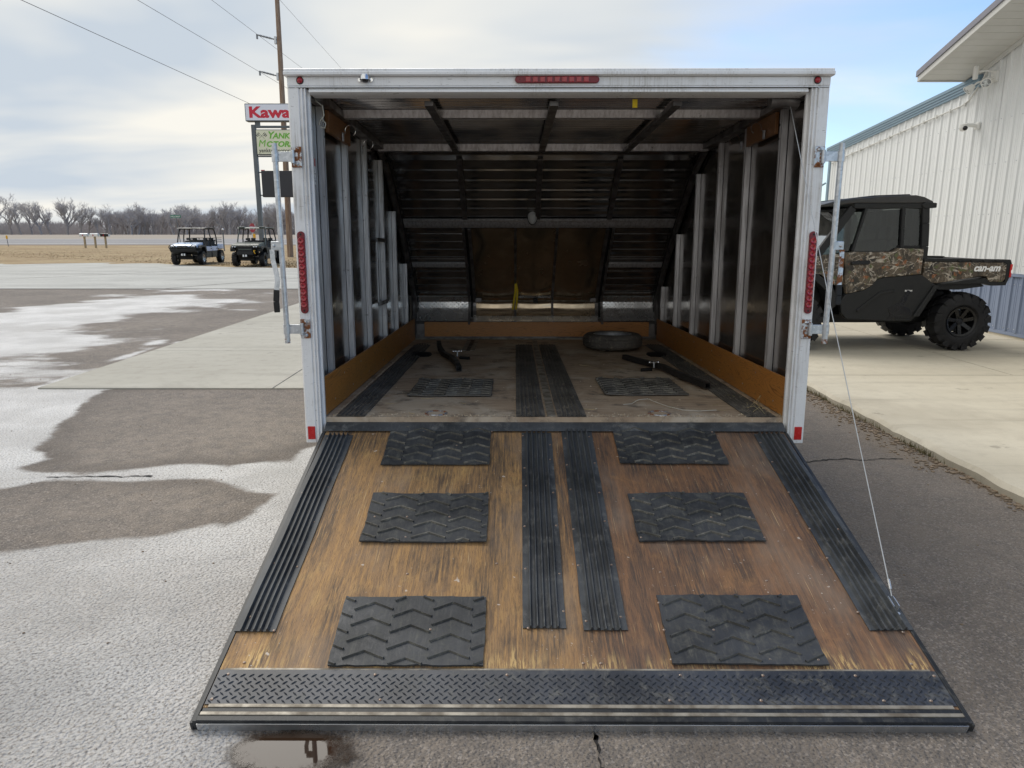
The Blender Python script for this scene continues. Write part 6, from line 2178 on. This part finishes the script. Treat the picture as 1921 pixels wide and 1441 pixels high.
def small_roadside():
    # mailboxes
    for i, (px, mat, lab) in enumerate(((160, 'galv', 'grey mailbox with red flag, first of three from the tree end'), (179.5, 'paint_white', 'white mailbox in the middle of three on timber posts'), (199, 'black_gloss', 'black mailbox nearest the pale blue buggy'))):
        gx, gy = ground_at(px, 459.5)
        k = 60.0 / gy
        x, y = gx * k, 60.0
        S = empty('mailbox', (x, y, 0.0))
        tag(S, lab, 'mailbox', 'mailboxes by the road')
        sc = 60.0 / 93.0 * 1.08
        zt = 1.20
        MB().add(*((lambda b: (b.v, b.f))(MB().box(-.06, .06, -.06, .06, 0.25, zt)))).build('post', M['pale_post'], S)
        prof = [(-.13, 0.0), (.13, 0.0), (.13, .16)] + [(.13 * math.cos(R(a)), .16 + .11 * math.sin(R(a))) for a in range(20, 180, 20)] + [(-.13, .16)]
        b = MB().prism([(p[0], p[1] + zt) for p in prof], 'x', -0.34, 0.32).build('box', M[mat], S, bevel=0.01)
        MB().box(-.10, -.02, -.140, -.132, zt + .06, zt + .17).build('flag', M['stop_red'], b)
        MB().box(.33, .345, -.12, .12, zt + .01, zt + .2).build('door', M['galv'], b)
    # street name sign
    S = empty('street_sign', (-32.6, 70.0, 0.0))
    tag(S, 'green street name sign on a thin post behind the pale blue buggy', 'sign')
    MB().tube([(0.25, 0, 0), (-0.05, 0, 3.2)], 0.035, 8).build('post', M['sign_grey'], S)
    b = MB().box(-0.52, 0.48, -0.055, -0.04, 2.92, 3.19).build('name_plate', M['street_green'], S)
    text('HILLCREST', 'lettering', M['decal_white'], b, (-0.48, -0.057, 2.98), (R(90), 0, 0), 0.19, 0.001, 0.003)
    text('ST', 'lettering', M['decal_white'], b, (0.31, -0.057, 3.02), (R(90), 0, 0), 0.1, 0.001, 0.002)
    # stop sign, turned mostly edge on
    S = empty('stop_sign', (-21.75, 60.0, 0.0), (0, 0, R(74)))
    tag(S, 'red stop sign seen almost edge on behind the dark green buggy', 'sign')
    MB().box(-.03, .03, -.03, .03, 0, 2.2).build('post', M['galv'], S)
    oc = [(.40 * math.cos(R(22.5 + 45 * i)), 1.90 + .40 * math.sin(R(22.5 + 45 * i))) for i in range(8)]
    b = MB().prism(oc, 'y', -.05, -.04).build('plate', M['stop_red'], S)
    text('STOP', 'lettering', M['decal_white'], b, (0, -.052, 1.79), (R(90), 0, 0), 0.32, 0.001, 0.006, align='CENTER')
    # markers
    for px, yy, h, lab in ((15, 80, 0.85, 'yellow delineator marker beside the road, far from the mailboxes'), (478.5, 55, 1.05, 'yellow marker post standing behind the dark green buggy')):
        gx, gy = ground_at(px, 462)
        x = gx * yy / gy
        S = empty('marker_post', (x, yy, 0.0))
        tag(S, lab, 'marker')
        MB().tube([(.06, 0, 0), (0, 0, h)], 0.03, 6).build('post', M['sign_grey'], S)
        MB().box(-.10, .10, -.03, .03, h, h + .38).build('reflector_plate', M['marker_yellow'], S, bevel=0.02)
    gx, gy = ground_at(420, 458)
    S = empty('lamp_post', (gx * 60 / gy, 60, 0))
    tag(S, 'short black post with a white cap between the two lawn buggies', 'post')
    MB().tube([(0, 0, 0), (0, 0, 1.72)], 0.05, 8).build('post', M['sign_grey'], S)
    MB().lathe([(0.001, .16), (.07, .12), (.09, .04), (.07, 0)], 'z', 12, (0, 0, 1.72), closed=False).build('cap', M['paint_white'], S, smooth=50)


pylon()
utility_pole()
small_roadside()


# ------------------------------------------------------------------ bare trees
def tree_meshes(seed, h, spread):
    rr = random.Random(seed)
    tr, cr = MB(), MB()

    def limb(p, d, ln, r, depth):
        n = 3 if depth < 3 else 2
        pts, rs, q, dd = [p], [r], p, d.copy()
        for k in range(n):
            dd = (dd + Vector((rr.gauss(0, .10), rr.gauss(0, .10), rr.gauss(.07, .06)))).normalized()
            q = q + dd * (ln / n)
            pts.append(q)
            rs.append(r * (1 - 0.45 * (k + 1) / n))
        (tr if depth < 2 else cr).tube(pts, rs, 6 if depth == 0 else (4 if depth < 3 else 3), cap=False)
        if depth >= 5:
            return
        cnt = rr.randint(4, 6) if depth == 0 else rr.randint(3, 5)
        for k in range(cnt):
            f = rr.uniform(0.30, 1.0)
            i = min(int(f * n), n - 1)
            base = pts[i].lerp(pts[i + 1], f * n - i)
            az = rr.uniform(0, 6.28)
            tilt = rr.uniform(.30, .70) * spread
            ax = Vector((math.cos(az), math.sin(az), 0))
            nd = (dd * math.cos(tilt) + ax * math.sin(tilt) + Vector((0, 0, .12))).normalized()
            limb(base, nd, ln * rr.uniform(.55, .78), max(rs[i] * rr.uniform(.48, .66), 0.016), depth + 1)

    limb(Vector((0, 0, -.2)), Vector((rr.gauss(0, .08), rr.gauss(0, .08), 1)).normalized(), h * .32, h * .026, 0)
    top = max(v[2] for v in cr.v)
    k = h / top
    for m in (tr, cr):
        m.v = [(x * k, y * k, z * k) for x, y, z in m.v]
    return tr.mesh('trunk', M['bark']), cr.mesh('crown', M['twig'])


def woods():
    rr = random.Random(77)
    protos = [tree_meshes(100 + i, 13 + (i % 4), (1.0, 1.15, .85)[i % 3]) for i in range(9)]
    # the trees that stand out one by one towards the open end of the wood, then the closing ranks
    spots = [(-4, 16.5, 0, 'huge spreading bare tree at the very left end of the tree line'), (22, 15.5, 1, 'tall bare tree with thick trunk beside the leftmost giant'), (40, 12.5, 2, 'slender bare tree left of the fan-shaped tree group'),
             (60, 12.5, 3, 'leaning bare tree before the mailbox end of the wood'), (78, 13.0, 4, 'many-limbed bare tree among the leaning ones'), (96, 13.0, 5, 'bare tree left of the round lone crown'),
             (127, 14.6, 6, 'lone bare tree with a broad round crown above the mailboxes'), (152, 11.0, 7, 'lower bare tree just behind the grey mailbox'), (168, 11.2, 8, 'bare tree behind the white mailbox'),
             (183, 10.8, 0, 'bare tree behind the black mailbox')]
    used = 0
    for px, h, k, lab in spots:
        y = 285 + rr.uniform(-6, 6)
        gx, gy = ground_at(px, 442)
        t = empty('bare_tree', (gx * y / gy, y, 0.85), (0, 0, rr.uniform(0, 6.28)))
        s = h / (13 + (k % 4))
        t.scale = (s * 1.05, s * 1.05, s)
        inst(protos[k][0], 'trunk', t)
        inst(protos[k][1], 'crown', t)
        tag(t, lab, 'tree', 'bare trees along the far wood')
    px = 196.0
    while px < 760:
        px += rr.uniform(4.5, 8.5)
        tall = rr.random() < .3
        h = rr.uniform(11.0, 13.2) if tall else rr.uniform(8.2, 10.6)
        if px > 520:
            h *= 1.1
        y = 285 + rr.uniform(-4, 26)
        gx, gy = ground_at(px, 442)
        k = rr.randrange(9)
        t = empty('bare_tree', (gx * y / gy, y, 0.85), (0, 0, rr.uniform(0, 6.28)))
        s = h / (13 + (k % 4))
        t.scale = (s * rr.uniform(1.0, 1.4), s * rr.uniform(1.0, 1.4), s)
        inst(protos[k][0], 'trunk', t)
        inst(protos[k][1], 'crown', t)
        tag(t, 'grey bare tree in the closed ranks of the far wood', 'tree', 'bare trees in the closed wood')
    px = -160.0
    while px < -20:
        px += rr.uniform(14, 22)
        h = rr.uniform(11, 15)
        y = 290 + rr.uniform(-5, 15)
        gx, gy = ground_at(px, 442)
        k = rr.randrange(9)
        t = empty('bare_tree', (gx * y / gy, y, 0.85), (0, 0, rr.uniform(0, 6.28)))
        t.scale = (h / 14,) * 3
        inst(protos[k][0], 'trunk', t)
        inst(protos[k][1], 'crown', t)
        tag(t, 'grey bare tree in the closed ranks of the far wood', 'tree', 'bare trees in the closed wood')
    # undergrowth and the deep grey mass of stems
    mb = MB()
    for k in range(70000):
        x = rr.uniform(-330, -25)
        y = rr.uniform(288, 330)
        px_ = 966 + 1332 * x / (y * .98)
        hmax = 4.5 if px_ < 190 else 8.0
        z = 0.85 + rr.random() ** 1.5 * hmax
        l = rr.uniform(.8, 2.4)
        w = rr.uniform(.03, .10)
        dx = rr.gauss(0, .45)
        mb.add([(x - w, y, z - .3), (x + w, y, z - .3), (x + dx, y + rr.gauss(0, .3), z + l * .8)], [(0, 1, 2)])
    tag(mb.build('undergrowth', M['brush']), 'grey leafless undergrowth filling the foot of the wood', 'undergrowth', None, 'stuff')


woods()
